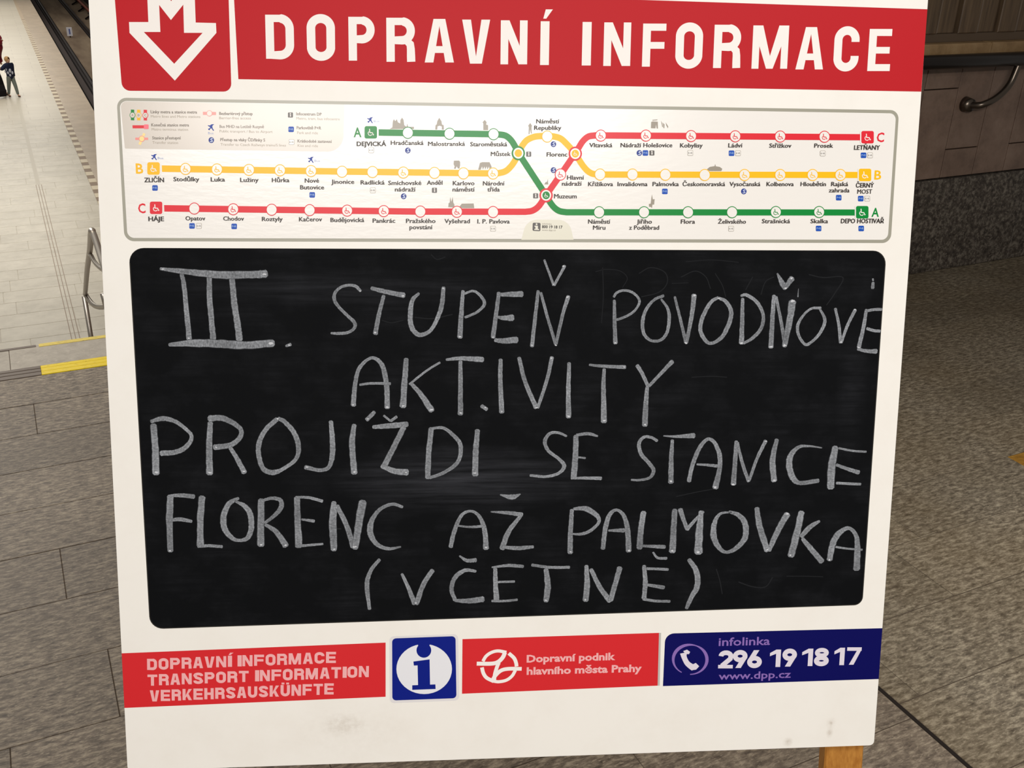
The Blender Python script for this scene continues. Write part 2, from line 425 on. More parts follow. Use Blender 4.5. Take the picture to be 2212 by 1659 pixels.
def rquad(q, r, n=7):
    """quad (4 points) with rounded corners; r single or per corner"""
    out = []; Q = [Vector(p) for p in q]; r = r if isinstance(r, (list, tuple)) else [r] * 4
    for i in range(4):
        a = (Q[i - 1] - Q[i]).normalized(); b = (Q[(i + 1) % 4] - Q[i]).normalized()
        if r[i] == 0: out.append(Q[i]); continue
        s = Q[i] + a * r[i]; e = Q[i] + b * r[i]
        for k in range(n + 1):
            t = k / n * math.pi / 2
            out.append(Q[i] + a * r[i] * (1 - math.sin(t)) + b * r[i] * (1 - math.cos(t)))
    return out
def BQ(*p): return [B(*x) for x in p]

# panel
t = NT('white_board_paint', .45, .4)
co = t.coord('Object')
def spot(c, r0, r1, sx=1, sy=1):
    mp = t.n('Mapping'); mp.inputs['Location'].default_value = (-c[0] * sx, -c[1] * sy, 0); mp.inputs['Scale'].default_value = (sx, sy, 0); t.l(co, mp.inputs[0])
    ln = t.n('VectorMath', operation='LENGTH'); t.l(mp.outputs[0], ln.inputs[0])
    return t.ramp(ln.outputs['Value'], [(r0, (1, 1, 1, 1)), (r1, (0, 0, 0, 1))])
nn = t.noise(co, 14, 5, .65)
base = t.mix(t.ramp(nn, [(.45, (0, 0, 0, 1)), (.8, (.5, .5, .5, 1))]), (243, 239, 231), (235, 229, 219))
fine = t.ramp(t.noise(co, 120, 4, .7), [(.35, (.2, .2, .2, 1)), (.65, (1, 1, 1, 1))])
for (px, py, r0, r1, sx, sy, st) in ((742, 1566, .003, .022, .7, 1.3, .32), (1795, 1562, .001, .005, 1, .8, .55), (1792, 1582, .001, .006, 1.4, .8, .5), (1702, 1603, .001, .007, 1, 1, .5), (760, 1580, .01, .05, .5, 1, .07)):
    s_ = spot(B(px, py), r0, r1, sx, sy)
    base = t.mix(t.math('MULTIPLY', t.math('MULTIPLY', s_, fine), st), base, (148, 124, 92))
M_PAN = t.base(base)
pan = rquad([(U0, V0), (U1, V0), (U1, V1), (U0, V1)], .006, 4)
nq = len(pan)
v = [(p.x, p.y, 0) for p in pan] + [(p.x, p.y, -.012) for p in pan]
f = [tuple(range(nq)), tuple(reversed(range(nq, 2 * nq)))] + [(i, nq + i, nq + (i + 1) % nq, (i + 1) % nq) for i in range(nq)]
panel = link('panel', mesh('panel', v, f), stand, M_PAN, SB)
# legs: two in the plane of the panel, two leaning back
lc = B(1827, 1630)
def leg(u, back):
    top = MB_ @ Vector((u, V1 - .02, -.028 - .045 * back))
    if not back: bot = MB_ @ Vector((u, V0 - .60, -.028)); k = top.z / (top.z - bot.z); bot = top + (bot - top) * k
    else:
        hd = Vector((-nz.x, -nz.y, 0)).normalized(); bot = top + hd * .42; bot.z = 0
    d = (bot - top).normalized(); s = ux.copy(); s = (s - d * s.dot(d)).normalized(); n_ = s.cross(d).normalized()
    a, b = .0275, .011
    v = [top + s * i * a + n_ * j * b for i, j in ((-1, -1), (1, -1), (1, 1), (-1, 1))]
    for i, j in ((-1, -1), (1, -1), (1, 1), (-1, 1)):
        q = top + s * i * a + n_ * j * b; v.append(q + d * (-q.z / d.z))
    v = [stand.matrix_world.inverted() @ q for q in v]
    f = [(0, 1, 2, 3), (7, 6, 5, 4)] + [(i, i + 4, (i + 1) % 4 + 4, (i + 1) % 4) for i in range(4)]
    me = mesh('leg', v, f); bm = bmesh.new(); bm.from_mesh(me); bmesh.ops.recalc_face_normals(bm, faces=bm.faces)
    bmesh.ops.bevel(bm, geom=bm.edges[:], offset=.002, segments=1, affect='EDGES'); bm.to_mesh(me); bm.free()
    link('leg', me, stand, M_WOOD)
for u in (lc.x + .006, -lc.x + .010):
    leg(u, 0); leg(u * .97, 1)
for (va, vb) in ((.45, .49), (-.44, -.40)):
    v, f = box_vf(-.42, .43, va, vb, -.040, -.0125); link('crossbar', mesh('crossbar', v, f), stand, M_WOOD, SB)

# print inks
RED = mat('header_red', (188, 22, 32), .5, .14); RED2 = mat('footer_red', (214, 36, 42), .4, .4)
WHT = mat('print_white', (244, 238, 232), .5, .3); PINK = mat('worn_white_ink', (240, 176, 176), .4)
NAVY = mat('print_navy', (7, 8, 86), .45, .15); BLU = mat('print_blue', (4, 26, 128), .45, .2)
LILAC = mat('print_lilac', (136, 104, 176), .4); LWHT = mat('number_white', (224, 216, 226), .4)
GLOSS = dict(rough=.26, spec=.6)
t = NT('map_film', .24, .38)
t.bump(t.noise(t.coord('Object', (1, 3, 1)), 60, 2), .05, .002)
M_MAP = t.m; t.b.inputs['Base Color'].default_value = lin((240, 236, 230))
BORD = mat('map_border', (160, 157, 142), .3, .35); LEG_ = mat('legend_grey', (206, 196, 184), .24, .42); BADGE = mat('badge_grey', (222, 218, 200), .3)
GRN = mat('line_green', (8, 136, 56), .3, .2); YLW = mat('line_yellow', (252, 192, 20), .3, .2); LRD = mat('line_red', (226, 40, 54), .3, .2)
TXT = mat('map_text', (58, 52, 48), .35, .2); TXT2 = mat('legend_text', (118, 106, 92), .35); TXT3 = mat('legend_text_pale', (166, 154, 136), .35)
PICT = mat('pictogram_taupe', (146, 136, 120), .35); PLBL = mat('parking_blue', (24, 80, 180), .35, .2); SBL = mat('train_blue', (30, 54, 140), .35, .2)
PBLU = mat('plane_blue', (36, 66, 160), .35, .2); BLK = mat('icon_black', (62, 56, 50), .35)

# header band and letters
band = flat('header_band', [BQ((515, 171), (1990, 198)) + [Vector((U1, B(2003, 20).y)), Vector((B(505, 0).x, B(2003, 20).y))]], 1, RED, stand)
v0 = band.data.vertices
# ---- lettering: glyphs drawn in a box w x 1
def sup(w, s, t_, a0, a1, n=26, e=2.6, h0=0., h1=1.):
    """superellipse band centre line from angle a0 to a1 (degrees)"""
    cx, cy = w / 2, (h0 + h1) / 2; rx, ry = w / 2 - s / 2, (h1 - h0) / 2 - t_ / 2; o = []
    for i in range(n + 1):
        a = math.radians(a0 + (a1 - a0) * i / n); c, sn = math.cos(a), math.sin(a)
        o.append((cx + rx * math.copysign(abs(c) ** (2 / e), c), cy + ry * math.copysign(abs(sn) ** (2 / e), sn)))
    return o
def oval(w, h, k, a0, a1, n=44):
    rr = w / 2 - h; ry = min(.21, rr * 1.1); o = []
    for i in range(n + 1):
        a = math.radians(a0 + (a1 - a0) * i / n); sn = math.sin(a)
        o.append((w / 2 + rr * math.cos(a), (1 - k - ry if sn >= 0 else k + ry) + ry * sn))
    return o
def rect(x0, x1, y0, y1): return [[(x0, y0), (x1, y0), (x1, y1), (x0, y1)]]
def arc(cx, cy, rx, ry, a0, a1, n=10): return [(cx + rx * math.cos(math.radians(a0 + (a1 - a0) * i / n)), cy + ry * math.sin(math.radians(a0 + (a1 - a0) * i / n))) for i in range(n + 1)]
def glyph(ch, w, s, t_):
    h = s / 2; k = t_ / 2; G_ = []
    if ch in 'IÍ':
        G_ = rect(0, w, 0, 1)
        if ch == 'Í': G_ += [[(.06, 1.06), (w * .62, 1.06), (w * 1.35, 1.27), (w * .55, 1.27)]]
    elif ch == 'D':
        r = .235 if w > .5 else w * .4
        G_ = rect(0, s, 0, 1) + ribbon([(h, 1 - k), (w - h - r, 1 - k)] + arc(w - h - r, 1 - k - r, r, r, 90, 0) + arc(w - h - r, k + r, r, r, 0, -90) + [(h, k)], [t_, t_] + [s] * 22 + [t_])
    elif ch in 'O': G_ = ribbon(oval(w, h, k, 0, 360)[:-1], s, True)
    elif ch in 'PRB':
        m_ = .49; r = min((1 - k - m_) / 2 - .001, w - h - .12, .21)
        G_ = rect(0, s, 0, 1) + ribbon([(h, 1 - k), (w - h - r, 1 - k)] + arc(w - h - r, 1 - k - r, r, r, 90, 0) + arc(w - h - r, m_ + r, r, r, 0, -90) + [(h, m_)], [t_, t_] + [s * .98] * 22 + [t_])
        if ch == 'R': G_ += ribbon([(w * .45, m_), (w - h - .10, m_ - .01), (w - h - .015, m_ - .09), (w - h, m_ - .2), (w - h + .004, .12), (w - h + .008, 0)], [t_, t_, s * .9, s * .95, s, s])
    elif ch in 'AV':
        q = [[(0, 0), (s * 1.06, 0), (w * .5, .84), (w * .5, 1), (w * .5 - s * .72, 1)]]; q += [[(w - x, y) for x, y in q[0]]]
        if ch == 'A': G_ = q + rect(w * .25, w * .75, .22, .22 + t_ * .95)
        else: G_ = [[(x, 1 - y) for x, y in z] for z in q]
    elif ch == 'N': G_ = rect(0, s * .93, 0, 1) + rect(w - s * .93, w, 0, 1) + [[(0, 1), (s * 1.05, 1), (w, 0), (w - s * 1.05, 0)]]
    elif ch == 'M':
        G_ = rect(0, s * .88, 0, 1) + rect(w - s * .88, w, 0, 1) + [[(0, 1), (s * 1.25, 1), (w / 2 + s * .42, 0), (w / 2 - s * .42, 0)], [(w, 1), (w - s * 1.25, 1), (w / 2 - s * .42, 0), (w / 2 + s * .42, 0)]]
    elif ch in 'EF':
        G_ = rect(0, s, 0, 1) + rect(0, w, 1 - t_, 1) + rect(0, w * .94, .5 - k, .5 + k * .9)
        if ch == 'E': G_ += rect(0, w, 0, t_)
    elif ch in 'TL':
        G_ = rect(w / 2 - h, w / 2 + h, 0, 1) + rect(0, w, 1 - t_, 1)
    elif ch == 'H': G_ = rect(0, s, 0, 1) + rect(w - s, w, 0, 1) + rect(0, w, .5 - k, .5 + k)
    elif ch == 'K': G_ = rect(0, s, 0, 1) + [[(s, .38), (w - s, 1), (w, 1), (s * 1.2, .34)], [(s * 1.1, .5), (s * 1.7, .7), (w, 0), (w - s * 1.1, 0)]] + [[(s, .38), (w - s * 1.1, 1), (w, 1), (s, .2)]]
    elif ch in 'UÜ':
        G_ = ribbon([(h, 1)] + arc(w / 2, min(w / 2, .36), w / 2 - h, min(w / 2, .36) - k, 180, 360) + [(w - h, 1)], s)
        if ch == 'Ü': G_ += rect(w * .1, w * .4, 1.06, 1.22) + rect(w * .6, w * .9, 1.06, 1.22)
    elif ch == 'C':
        G_ = ribbon([(w - h, .66)] + oval(w, h, k, 1, 359) + [(w - h, .34)], s)
    elif ch == 'S':
        r = w / 2 - h
        G_ = ribbon([(w - h, .70)] + arc(w / 2, .75, r, .25 - k, 15, 180, 8) + [(w * .3, .56), (w * .7, .44)] + arc(w / 2, .25, r, .25 - k, 0, -165, 8) + [(h, .30)], s * .95)
    elif ch == '1': G_ = rect(w - s, w, 0, 1) + [[(0, .62), (0, .80), (w - s, 1), (w, 1), (w - s, .76)]]
    elif ch == '7': G_ = rect(0, w, 1 - t_, 1) + [[(w * .18, 0), (w * .18 + s, 0), (w, 1 - t_ * .6), (w, 1), (w - s, 1 - t_)]]
    elif ch == '2': G_ = ribbon([(h, .70)] + arc(w / 2, .70, w / 2 - h, .3 - k, 165, 0, 8) + [(w - h * 1.2, .55), (h * 1.5, .14)], s) + rect(0, w, 0, t_)
    elif ch == '8': G_ = ribbon(arc(w / 2, .74, w / 2 - h * 1.1, .26 - k, 0, 360, 20)[:-1], s * .9, True) + ribbon(arc(w / 2, .28, w / 2 - h, .28 - k, 0, 360, 20)[:-1], s, True)
    elif ch in '69':
        G_ = ribbon(arc(w / 2, .32, w / 2 - h, .32 - k, 0, 360, 22)[:-1], s, True) + [[(0, .38), (w * .42, 1), (w * .42 + s * 1.15, 1), (s * 1.1, .36)]]
        if ch == '9': G_ = [[(w - x, 1 - y) for x, y in [(p[0], p[1]) for p in z]] for z in G_]
    return [[Vector((p[0], p[1])) for p in z] for z in G_]
def letters(name, items, s, t_, layer, m, parent, slant=0):
    """items: (char, px left, px right, px baseline y, px cap height)"""
    for it in items:
        ch, xl, xr, yb, hh = it
        a = B(xl, yb); b = B(xr, yb); c = B((xl + xr) / 2, yb - hh)
        H = c.y - (a.y + b.y) / 2; w = (b.x - a.x) / H
        pol = []
        for z in glyph(ch, w, s if ch not in 'I' or w > s else w, t_):
            pol.append([Vector((a.x + (p.x + p.y * slant) * H, a.y + (b.y - a.y) * (p.x / w) + p.y * H)) for p in z])
        flat(name, pol, layer, m, parent)
HL = [('D', 575, 636, 127, 95), ('O', 663.5, 724.5, 130, 98), ('P', 753.5, 810, 131, 94.5), ('R', 835, 896.5, 133.5, 95), ('A', 917.5, 980.5, 135, 94), ('V', 998, 1058, 137.5, 95),
      ('N', 1081, 1138.5, 139, 95), ('Í', 1166.5, 1185.5, 140.5, 94.5), ('I', 1256.5, 1276, 141.5, 94), ('N', 1303, 1361, 142.5, 94), ('F', 1386.5, 1436.5, 144, 93),
      ('O', 1457.5, 1516, 147, 97), ('R', 1540, 1598, 147, 93.5), ('M', 1623, 1700, 148.5, 93.5), ('A', 1718, 1777.5, 150, 91.5), ('C', 1798.5, 1852.5, 153, 95), ('E', 1873, 1921.5, 153.5, 91)]
letters('header_letter', HL, .195, .165, 2, WHT, band)
# arrow emblem plaque
plq = flat('arrow_plaque', [rquad([B(264, 196), B(500, 198), Vector((B(494, 0).x, B(2003, 20).y)), Vector((B(247, 0).x, B(2003, 20).y))], [.009, .009, 0, 0], 6)], 1, RED, stand)
def cz(px, py): return B(230 + px / 3.6867, py / 3.6867)
arrow = [(180, 176), (334, 176), (326, -10), (318, -160), (410, -160), (516, 10), (620, -160), (706, -160), (704, -10), (711, 180), (872, 184), (876, 262), (545, 642), (184, 262)]
inner = [(430, 255), (420, 40), (514, 160), (612, 38), (618, 262), (766, 262), (540, 508), (298, 255)]
flat('arrow_emblem', [[cz(*p) for p in arrow]], 2, WHT, plq)
flat('arrow_emblem_inner', [[cz(*p) for p in inner]], 3, RED, plq)

# route map
mp_q = BQ((252, 211), (1942, 238), (1924, 525), (269, 521))
rmap = flat('route_map', [rquad(mp_q, .011)], 1, BORD, stand)
c_ = sum(mp_q, Vector((0, 0))) / 4
inn = BQ((258.5, 218), (1935.5, 245), (1917.5, 518), (275.5, 514))
flat('map_film', [rquad(inn, .008)], 2, M_MAP, rmap)
flat('legend_panel', [rquad(BQ((260, 219), (744, 226), (741, 328), (270, 321)), [.007, .001, .018, .001])], 3, LEG_, rmap)
flat('map_badge', [rquad(BQ((1138, 474), (1229, 475), (1239, 518), (1126, 518)), [.012, .012, 0, 0])], 3, BADGE, rmap)
CUR = {}
def textpoly(s, bold=0.0):
    """polygon mesh of a line of text, in its own unit box: (verts, faces, width, capheight)"""
    cu = D.curves.new('t', 'FONT'); cu.body = s; cu.size = 1; cu.offset = bold; cu.resolution_u = 2; cu.fill_mode = 'FRONT'
    ob = D.objects.new('t', cu); COL.objects.link(ob)
    dg = bpy.context.evaluated_depsgraph_get(); me = D.meshes.new_from_object(ob.evaluated_get(dg))
    v = [(x.co.x, x.co.y) for x in me.vertices]; f = [tuple(p.vertices) for p in me.polygons]
    D.objects.remove(ob); D.curves.remove(cu); D.meshes.remove(me)
    return v, f
CAP = None
def text(name, s, a, b, cap, layer, m, parent, bold=.0, vs=1):
    """a line of text from pixel a to pixel b (baseline ends), cap height in pixels"""
    global CAP
    if CAP is None: CAP = max(y for x, y in textpoly('H')[0])
    v, f = textpoly(s, 0 if 'M' in s else bold)
    if not v: return
    if name in ('station_name', 'legend_text') or 'M' in s:
        e = .022 if cap < 12 else .015; n0 = len(v)
        if name == 'legend_text' and m == TXT3: e = .008
        v = [(x - e, y) for x, y in v] + [(x + e, y) for x, y in v]; f = f + [tuple(i + n0 for i in q) for q in f]
    x0 = min(x for x, y in v); x1 = max(x for x, y in v)
    A = B(*a); Bb = B(*b); Hc = (B(a[0], a[1] - cap).y - A.y) / CAP
    V = [(A.x + (x - x0) / (x1 - x0) * (Bb.x - A.x), A.y + (x - x0) / (x1 - x0) * (Bb.y - A.y) + y * Hc, layer * .0001 + (.000006 if i * 2 >= len(v) else 0)) for i, (x, y) in enumerate(v)]
    me = mesh(name, V, f)
    return link(name, me, parent, m, SB if parent == stand else None)

def sm(p, n=8): return [Vector((x.x, x.y)) for x in crom([Vector((a, b, 0)) for a, b in p], n)]
def pxline(pts, w): return ribbon([B(p[0], p[1]) for p in pts], w * PX)
def chain(*segs):
    o = []
    for s_ in segs: o += s_
    return o
LW = 13
bc = [(1074, 374.8), (1091.6, 370), (1104, 359), (1113.5, 345), (1120, 331), (1128, 315), (1138, 303), (1152.6, 296), (1167, 294), (1182, 294), (1197, 295), (1212, 300), (1226, 313), (1234, 322), (1243, 333), (1252.5, 348), (1260, 359), (1269, 369), (1279, 375), (1290, 377)]
flat('route_line', pxline([(350, 364.3), (700, 370)] + sm(bc, 5) + [(1853, 378)], LW), 4, YLW, rmap)
ac = [(1073, 290), (1091.6, 293), (1104, 303), (1113.5, 318), (1119.6, 330), (1150, 377), (1179.5, 422), (1189, 438), (1198, 449), (1209, 456), (1224, 458.5)]
flat('route_line', pxline([(818, 286.3)] + sm(ac, 5) + [(1847, 459)], LW), 5, GRN, rmap)
cc = [(1135, 457.5), (1150, 455), (1164, 445), (1179.5, 422), (1211, 377), (1242, 332), (1250, 319), (1259, 305), (1271, 295), (1286, 292.5)]
flat('route_line', pxline([(355, 450), (900, 457)] + sm(cc, 5) + [(1858, 296.5)], LW), 6, LRD, rmap)
def cpx(x, y, r, n=22):
    return [B(x + r * math.cos(2 * math.pi * i / n), y + r * 1.06 * math.sin(2 * math.pi * i / n)) for i in range(n)]
def multi(name, groups, parent, lay0):
    """one mesh of several inks: groups = [(layer offset, material, polygons)]"""
    v = []; f = []; mi = []; ms = []
    for off, m, pol in groups:
        if m not in ms: ms.append(m)
        for P in pol:
            n0 = len(v); v += [(p[0], p[1], (lay0 + off) * .0001) for p in P]
            idx = list(range(n0, len(v)))
            A = sum(P[i - 1][0] * P[i][1] - P[i][0] * P[i - 1][1] for i in range(len(P)))
            f.append(tuple(idx if A > 0 else reversed(idx))); mi.append(ms.index(m))
    me = mesh(name, v, f, mi=mi); [me.materials.append(m) for m in ms]
    return link(name, me, parent)
def wheel(x, y, k=1.0):
    st = lambda P, w=1.5: ribbon([B(x + a * k, y + b * k) for a, b in P], w * k * PX)
    return st([(-2.4, -6.5), (-1.8, .5), (3, .8), (4.6, 4.8), (6, 4.2)], 1.6) + st([(-3.4, -1.6), (-5.2, 1.5), (-3.8, 5), (-.4, 6), (2.4, 4.2)], 1.3)
def station(x, y, ink, wh=False, r=12.3):
    g_ = [(0, ink, [cpx(x, y, r)]), (1, M_MAP, [cpx(x, y, r - 1.7)])]
    if wh: g_.append((2, ink, wheel(x, y)))
    multi('station_marker', g_, rmap, 7)
def terminal(x, y, ink):
    h = 13.5
    q = BQ((x - h, y + h), (x + h, y + h), (x + h, y - h), (x - h, y - h)); H = 16
    q2 = BQ((x - H, y + H), (x + H, y + H), (x + H, y - H), (x - H, y - H))
    multi('terminal_marker', [(0, M_MAP, [rquad(q2, .003, 3)]), (1, ink, [rquad(q, .0022, 3)]), (2, WHT, wheel(x, y, 1.15))], rmap, 7)
for x, y, wh in ((401, 365, 1), (469, 366, 1), (538, 367, 1), (605, 368, 1), (672, 369.5, 1), (739, 371, 0), (804.7, 371.6, 0), (871.3, 372.8, 1), (938.5, 373.5, 0), (1001, 374.5, 0), (1065, 374.8, 1), (1182, 295, 0), (1296, 377, 0), (1366, 377, 0), (1437, 377.5, 0), (1522, 378, 0), (1608, 378, 1), (1685, 378, 1), (1755, 378, 1), (1815, 378, 1)): station(x, y, YLW, wh)
for x, y, wh in ((881, 287, 0), (971, 289, 0), (1066, 290, 0), (1294, 458.5, 0), (1391, 458.5, 0), (1486, 458.5, 0), (1581, 458.5, 0), (1675.6, 458, 1), (1769, 458, 1)): station(x, y, GRN, wh)
for x, y, wh in ((420, 450.5, 0), (504, 452, 1), (587, 453, 0), (669, 454, 0), (750, 455, 1), (829, 456, 1), (908, 457, 0), (987, 457.5, 1), (1065, 458, 0), (1210.5, 377, 1), (1297.5, 293, 1), (1395, 293, 1), (1492.5, 294, 1), (1588, 294.5, 1), (1685, 295, 1), (1780.5, 295.5, 1)): station(x, y, LRD, wh)
for x, y, o_, i_, wh in ((1119.5, 331, GRN, YLW, 0), (1242.5, 332, LRD, YLW, 1), (1179.5, 422, LRD, GRN, 1)):
    g_ = [(0, o_, [cpx(x, y, 14.5)]), (1, M_MAP, [cpx(x, y, 11)]), (2, i_, [cpx(x, y, 8)])]
    if wh: g_.append((3, WHT, wheel(x, y, .7)))
    multi('interchange_marker', g_, rmap, 8)
for x, y, ink in ((801, 286, GRN), (1862, 458.5, GRN), (332, 364, YLW), (1868, 378, YLW), (337.5, 449, LRD), (1873.5, 296.5, LRD)): terminal(x, y, ink)
for s_, a, b, c, ink in (('A', (764, 296), (781, 296), 20, GRN), ('A', (1882, 468), (1898, 468), 18.5, GRN), ('B', (294, 374.5), (310, 375), 21, YLW), ('B', (1888, 387.5), (1903, 387.5), 19, YLW), ('C', (299, 460), (315, 460), 20, LRD), ('C', (1893, 306.5), (1909, 306.5), 19.5, LRD)):
    text('line_letter', s_, a, b, c, 5, ink, rmap, .02)
# names: text, centre x, baseline y, width, cap height
NM = [('DEJVICKÁ', 802.5, 315.5, 64, 9.5), ('Hradčanská', 879.5, 313, 71, 9), ('Malostranská', 964.5, 315, 80, 9), ('Staroměstská', 1055.5, 316, 80, 9), ('Můstek', 1081.5, 337, 43, 9),
      ('Náměstí', 1183, 266.5, 50, 9), ('Republiky', 1183, 280.5, 59, 9), ('Florenc', 1203, 338, 45, 9), ('Hlavní', 1243, 388, 37, 9), ('nádraží', 1235, 401, 43, 9), ('Muzeum', 1221, 428.5, 49, 9.5),
      ('ZLIČÍN', 333.5, 393.5, 43, 9.5), ('Stodůlky', 403, 391.5, 56, 9), ('Luka', 471, 392, 31, 9), ('Lužiny', 539, 393, 40, 9), ('Hůrka', 606.5, 393.5, 38, 9), ('Nové', 674, 394.5, 31, 9), ('Butovice', 674.5, 409, 52, 9),
      ('Jinonice', 740.5, 397, 50, 9), ('Radlická', 805, 398.5, 52, 9), ('Smíchovské', 874.5, 399.5, 72, 9), ('nádraží', 875.5, 413.5, 45, 9), ('Anděl', 939, 399, 34, 9), ('Karlovo', 1001.5, 400, 47, 9), ('náměstí', 1001.5, 413.5, 48, 9),
      ('Národní', 1066.5, 400.5, 47, 9), ('třída', 1066, 413.5, 27, 9), ('Křižíkova', 1297, 402, 54, 9), ('Invalidovna', 1366, 402, 65, 9), ('Palmovka', 1437.5, 402, 57, 9), ('Českomoravská', 1520, 402, 92, 9), ('Vysočanská', 1608.5, 402, 67, 9),
      ('Kolbenova', 1684.5, 402, 59, 9), ('Hloubětín', 1756, 402, 55, 9), ('Rajská', 1813, 402, 37, 9), ('zahrada', 1812, 415.5, 45, 9), ('ČERNÝ', 1867.5, 405, 39, 9.5), ('MOST', 1867, 418.5, 32, 9.5),
      ('HÁJE', 338, 477.5, 34, 9.5), ('Opatov', 422.5, 476, 43, 9), ('Chodov', 505, 476.5, 45, 9), ('Roztyly', 588.5, 477.5, 45, 9), ('Kačerov', 671, 478, 50, 9), ('Budějovická', 750.5, 479.5, 73, 9), ('Pankrác', 829.5, 481, 49, 9),
      ('Pražského', 909, 481.5, 64, 9), ('povstání', 909.5, 495, 50, 9), ('Vyšehrad', 987.5, 482, 55, 9), ('I. P. Pavlova', 1066, 482.5, 70, 9),
      ('Vltavská', 1297.5, 318, 50, 9), ('Nádraží Holešovice', 1396, 318, 112, 9), ('Kobylisy', 1493, 318.5, 49, 9), ('Ládví', 1588, 318.5, 31, 9), ('Střížkov', 1685, 319, 48, 9), ('Prosek', 1778.5, 319, 41, 9), ('LETŇANY', 1872, 323.5, 56, 9.5),
      ('Náměstí', 1294, 483, 48, 9), ('Míru', 1294, 496, 27, 9), ('Jiřího', 1391.5, 483, 33, 9), ('z Poděbrad', 1391, 496, 65, 9), ('Flora', 1485.5, 483, 31, 9), ('Želivského', 1580.5, 483, 61, 9), ('Strašnická', 1675.5, 482, 61, 9), ('Skalka', 1769, 482, 38, 9), ('DEPO HOSTIVAŘ', 1862, 482, 93, 9.5)]
for s_, x, y, w_, c in NM:
    text('station_name', s_, (x - w_ / 2, y), (x + w_ / 2, y), c, 10.5, TXT, rmap, .012 if s_.upper() == s_ else .004)
# service symbols
def sq(x, y, h, ink, n=3): return (ink, [rquad(BQ((x - h, y + h), (x + h, y + h), (x + h, y - h), (x - h, y - h)), .0012, n)])
def service(kind, x, y):
    if kind == 'P':
        m_, p_ = sq(x, y, 6, PLBL); multi('parking_symbol', [(0, m_, p_)], rmap, 5)
        text('symbol_letters', 'P+R', (x - 4.6, y + 2), (x + 4.6, y + 2), 4.2, 7, mat('pale_blue', (150, 185, 230), .35), rmap, .01)
    elif kind == 'K':
        multi('stopping_symbol', [(0, PICT, [rquad(BQ((x - 6, y + 6), (x + 6, y + 6), (x + 6, y - 6), (x - 6, y - 6)), .0012, 3)]), (1, M_MAP, [rquad(BQ((x - 5.3, y + 5.3), (x + 5.3, y + 5.3), (x + 5.3, y - 5.3), (x - 5.3, y - 5.3)), .001, 3)])], rmap, 5)
        text('symbol_letters', 'K+R', (x - 4.4, y + 2), (x + 4.4, y + 2), 3.8, 7, TXT, rmap, .0)
    elif kind == 'S':
        multi('train_symbol', [(0, SBL, [cpx(x, y, 6, 16)]), (1, mat('roundel_pale', (196, 208, 232), .35), ribbon([B(x + a, y + b) for a, b in ((3.5, -2.6), (.8, -3.6), (-1.2, -1.6), (1.2, .4), (2.6, 2.2), (.2, 3.6), (-2.6, 2.8))], 1.6 * PX))], rmap, 5)
    elif kind == 'i':
        multi('information_symbol', [(0, BLK, [rquad(BQ((x - 5.5, y + 5.5), (x + 5.5, y + 5.5), (x + 5.5, y - 5.5), (x - 5.5, y - 5.5)), .0008, 2)]), (1, WHT, [BQ((x - 1, y + 3.6), (x + 1.4, y + 3.6), (x + 1.4, y - 1), (x - 1, y - 1)), cpx(x, y - 3, 1.5, 8)])], rmap, 5)
for k_, x, y in (('K', 802, 324.5), ('S', 881, 325), ('S', 1195.5, 311.5), ('i', 1142, 333), ('i', 1157, 423), ('S', 1195.5, 367.5), ('P', 335, 406), ('P', 674.5, 421), ('K', 805.5, 411), ('S', 872, 424), ('i', 938.5, 411), ('P', 415, 488), ('K', 430, 488), ('P', 506, 489), ('K', 1065, 494),
                 ('S', 1381, 330.5), ('P', 1394, 330.5), ('i', 1408, 330.5), ('K', 1491, 330.5), ('P', 1580, 331), ('K', 1594, 331), ('K', 1777, 331.5), ('P', 1865, 335.5), ('K', 1879, 335.5), ('P', 1436, 413.5), ('S', 1606.5, 413.5), ('P', 1811.5, 427), ('P', 1859, 429), ('K', 1873, 429), ('K', 1579, 494), ('P', 1768, 493.5), ('P', 1860, 493.5)):
    service(k_, x, y)
def plane(x, y, k, ink):
    P = [(-6, -4), (-2, -3.4), (1, -5.6), (6, -6), (2.6, -2.6), (3, 1.4), (6, 6), (4, 6.4), (.6, 1.6), (-1.6, 3), (-2, 5.4), (-4.6, 4.8), (-5.6, 2.6), (-3, 2), (-1.2, -.2), (-5.6, -2.6)]
    return flat('airport_symbol', [[B(x + a * k, y + b * k) for a, b in P]], 5, ink, rmap)
for x, y in ((799.5, 259.5), (333, 339), (671.5, 345)):
    plane(x, y, 1.05, PBLU); text('symbol_letters', 'Bus', (x + 8, y + 4.5), (x + 20, y + 4.8), 4.5, 5, mat('pale_bus', (130, 150, 200), .35), rmap)
# landmark pictograms (crop coordinates of the photograph, scale 4.096 from 740,230 / 5.529 from 1240,230)
def p2(P): return [[B(740 + a / 4.096, 230 + b / 4.096) for a, b in q] for q in P]
def p3(P): return [[B(1240 + a / 5.529, 230 + b / 5.529) for a, b in q] for q in P]
def pict(pol, ink=PICT): flat('landmark_pictogram', pol, 3.5, ink, rmap)
pict(p2([[(415, 200), (440, 185), (445, 130), (455, 112), (466, 130), (480, 112), (490, 140), (510, 150), (512, 120), (527, 98), (540, 120), (546, 165), (566, 180), (572, 150), (580, 180), (632, 180), (632, 200)]]))
pict(p2([[(820, 205), (822, 165), (832, 160), (838, 130), (855, 100), (875, 130), (880, 160), (895, 165), (897, 205), (878, 205), (878, 178), (858, 170), (840, 178), (838, 205)]]))
pict(p2([[(1245, 210), (1245, 150), (1238, 140), (1258, 118), (1275, 140), (1270, 160), (1288, 165), (1288, 210)]]))
pict(p2([[(985, 480), (1030, 478), (1040, 490), (1040, 520), (1034, 550), (1020, 548), (1010, 530), (1000, 552), (985, 550), (992, 530), (982, 510)]]))
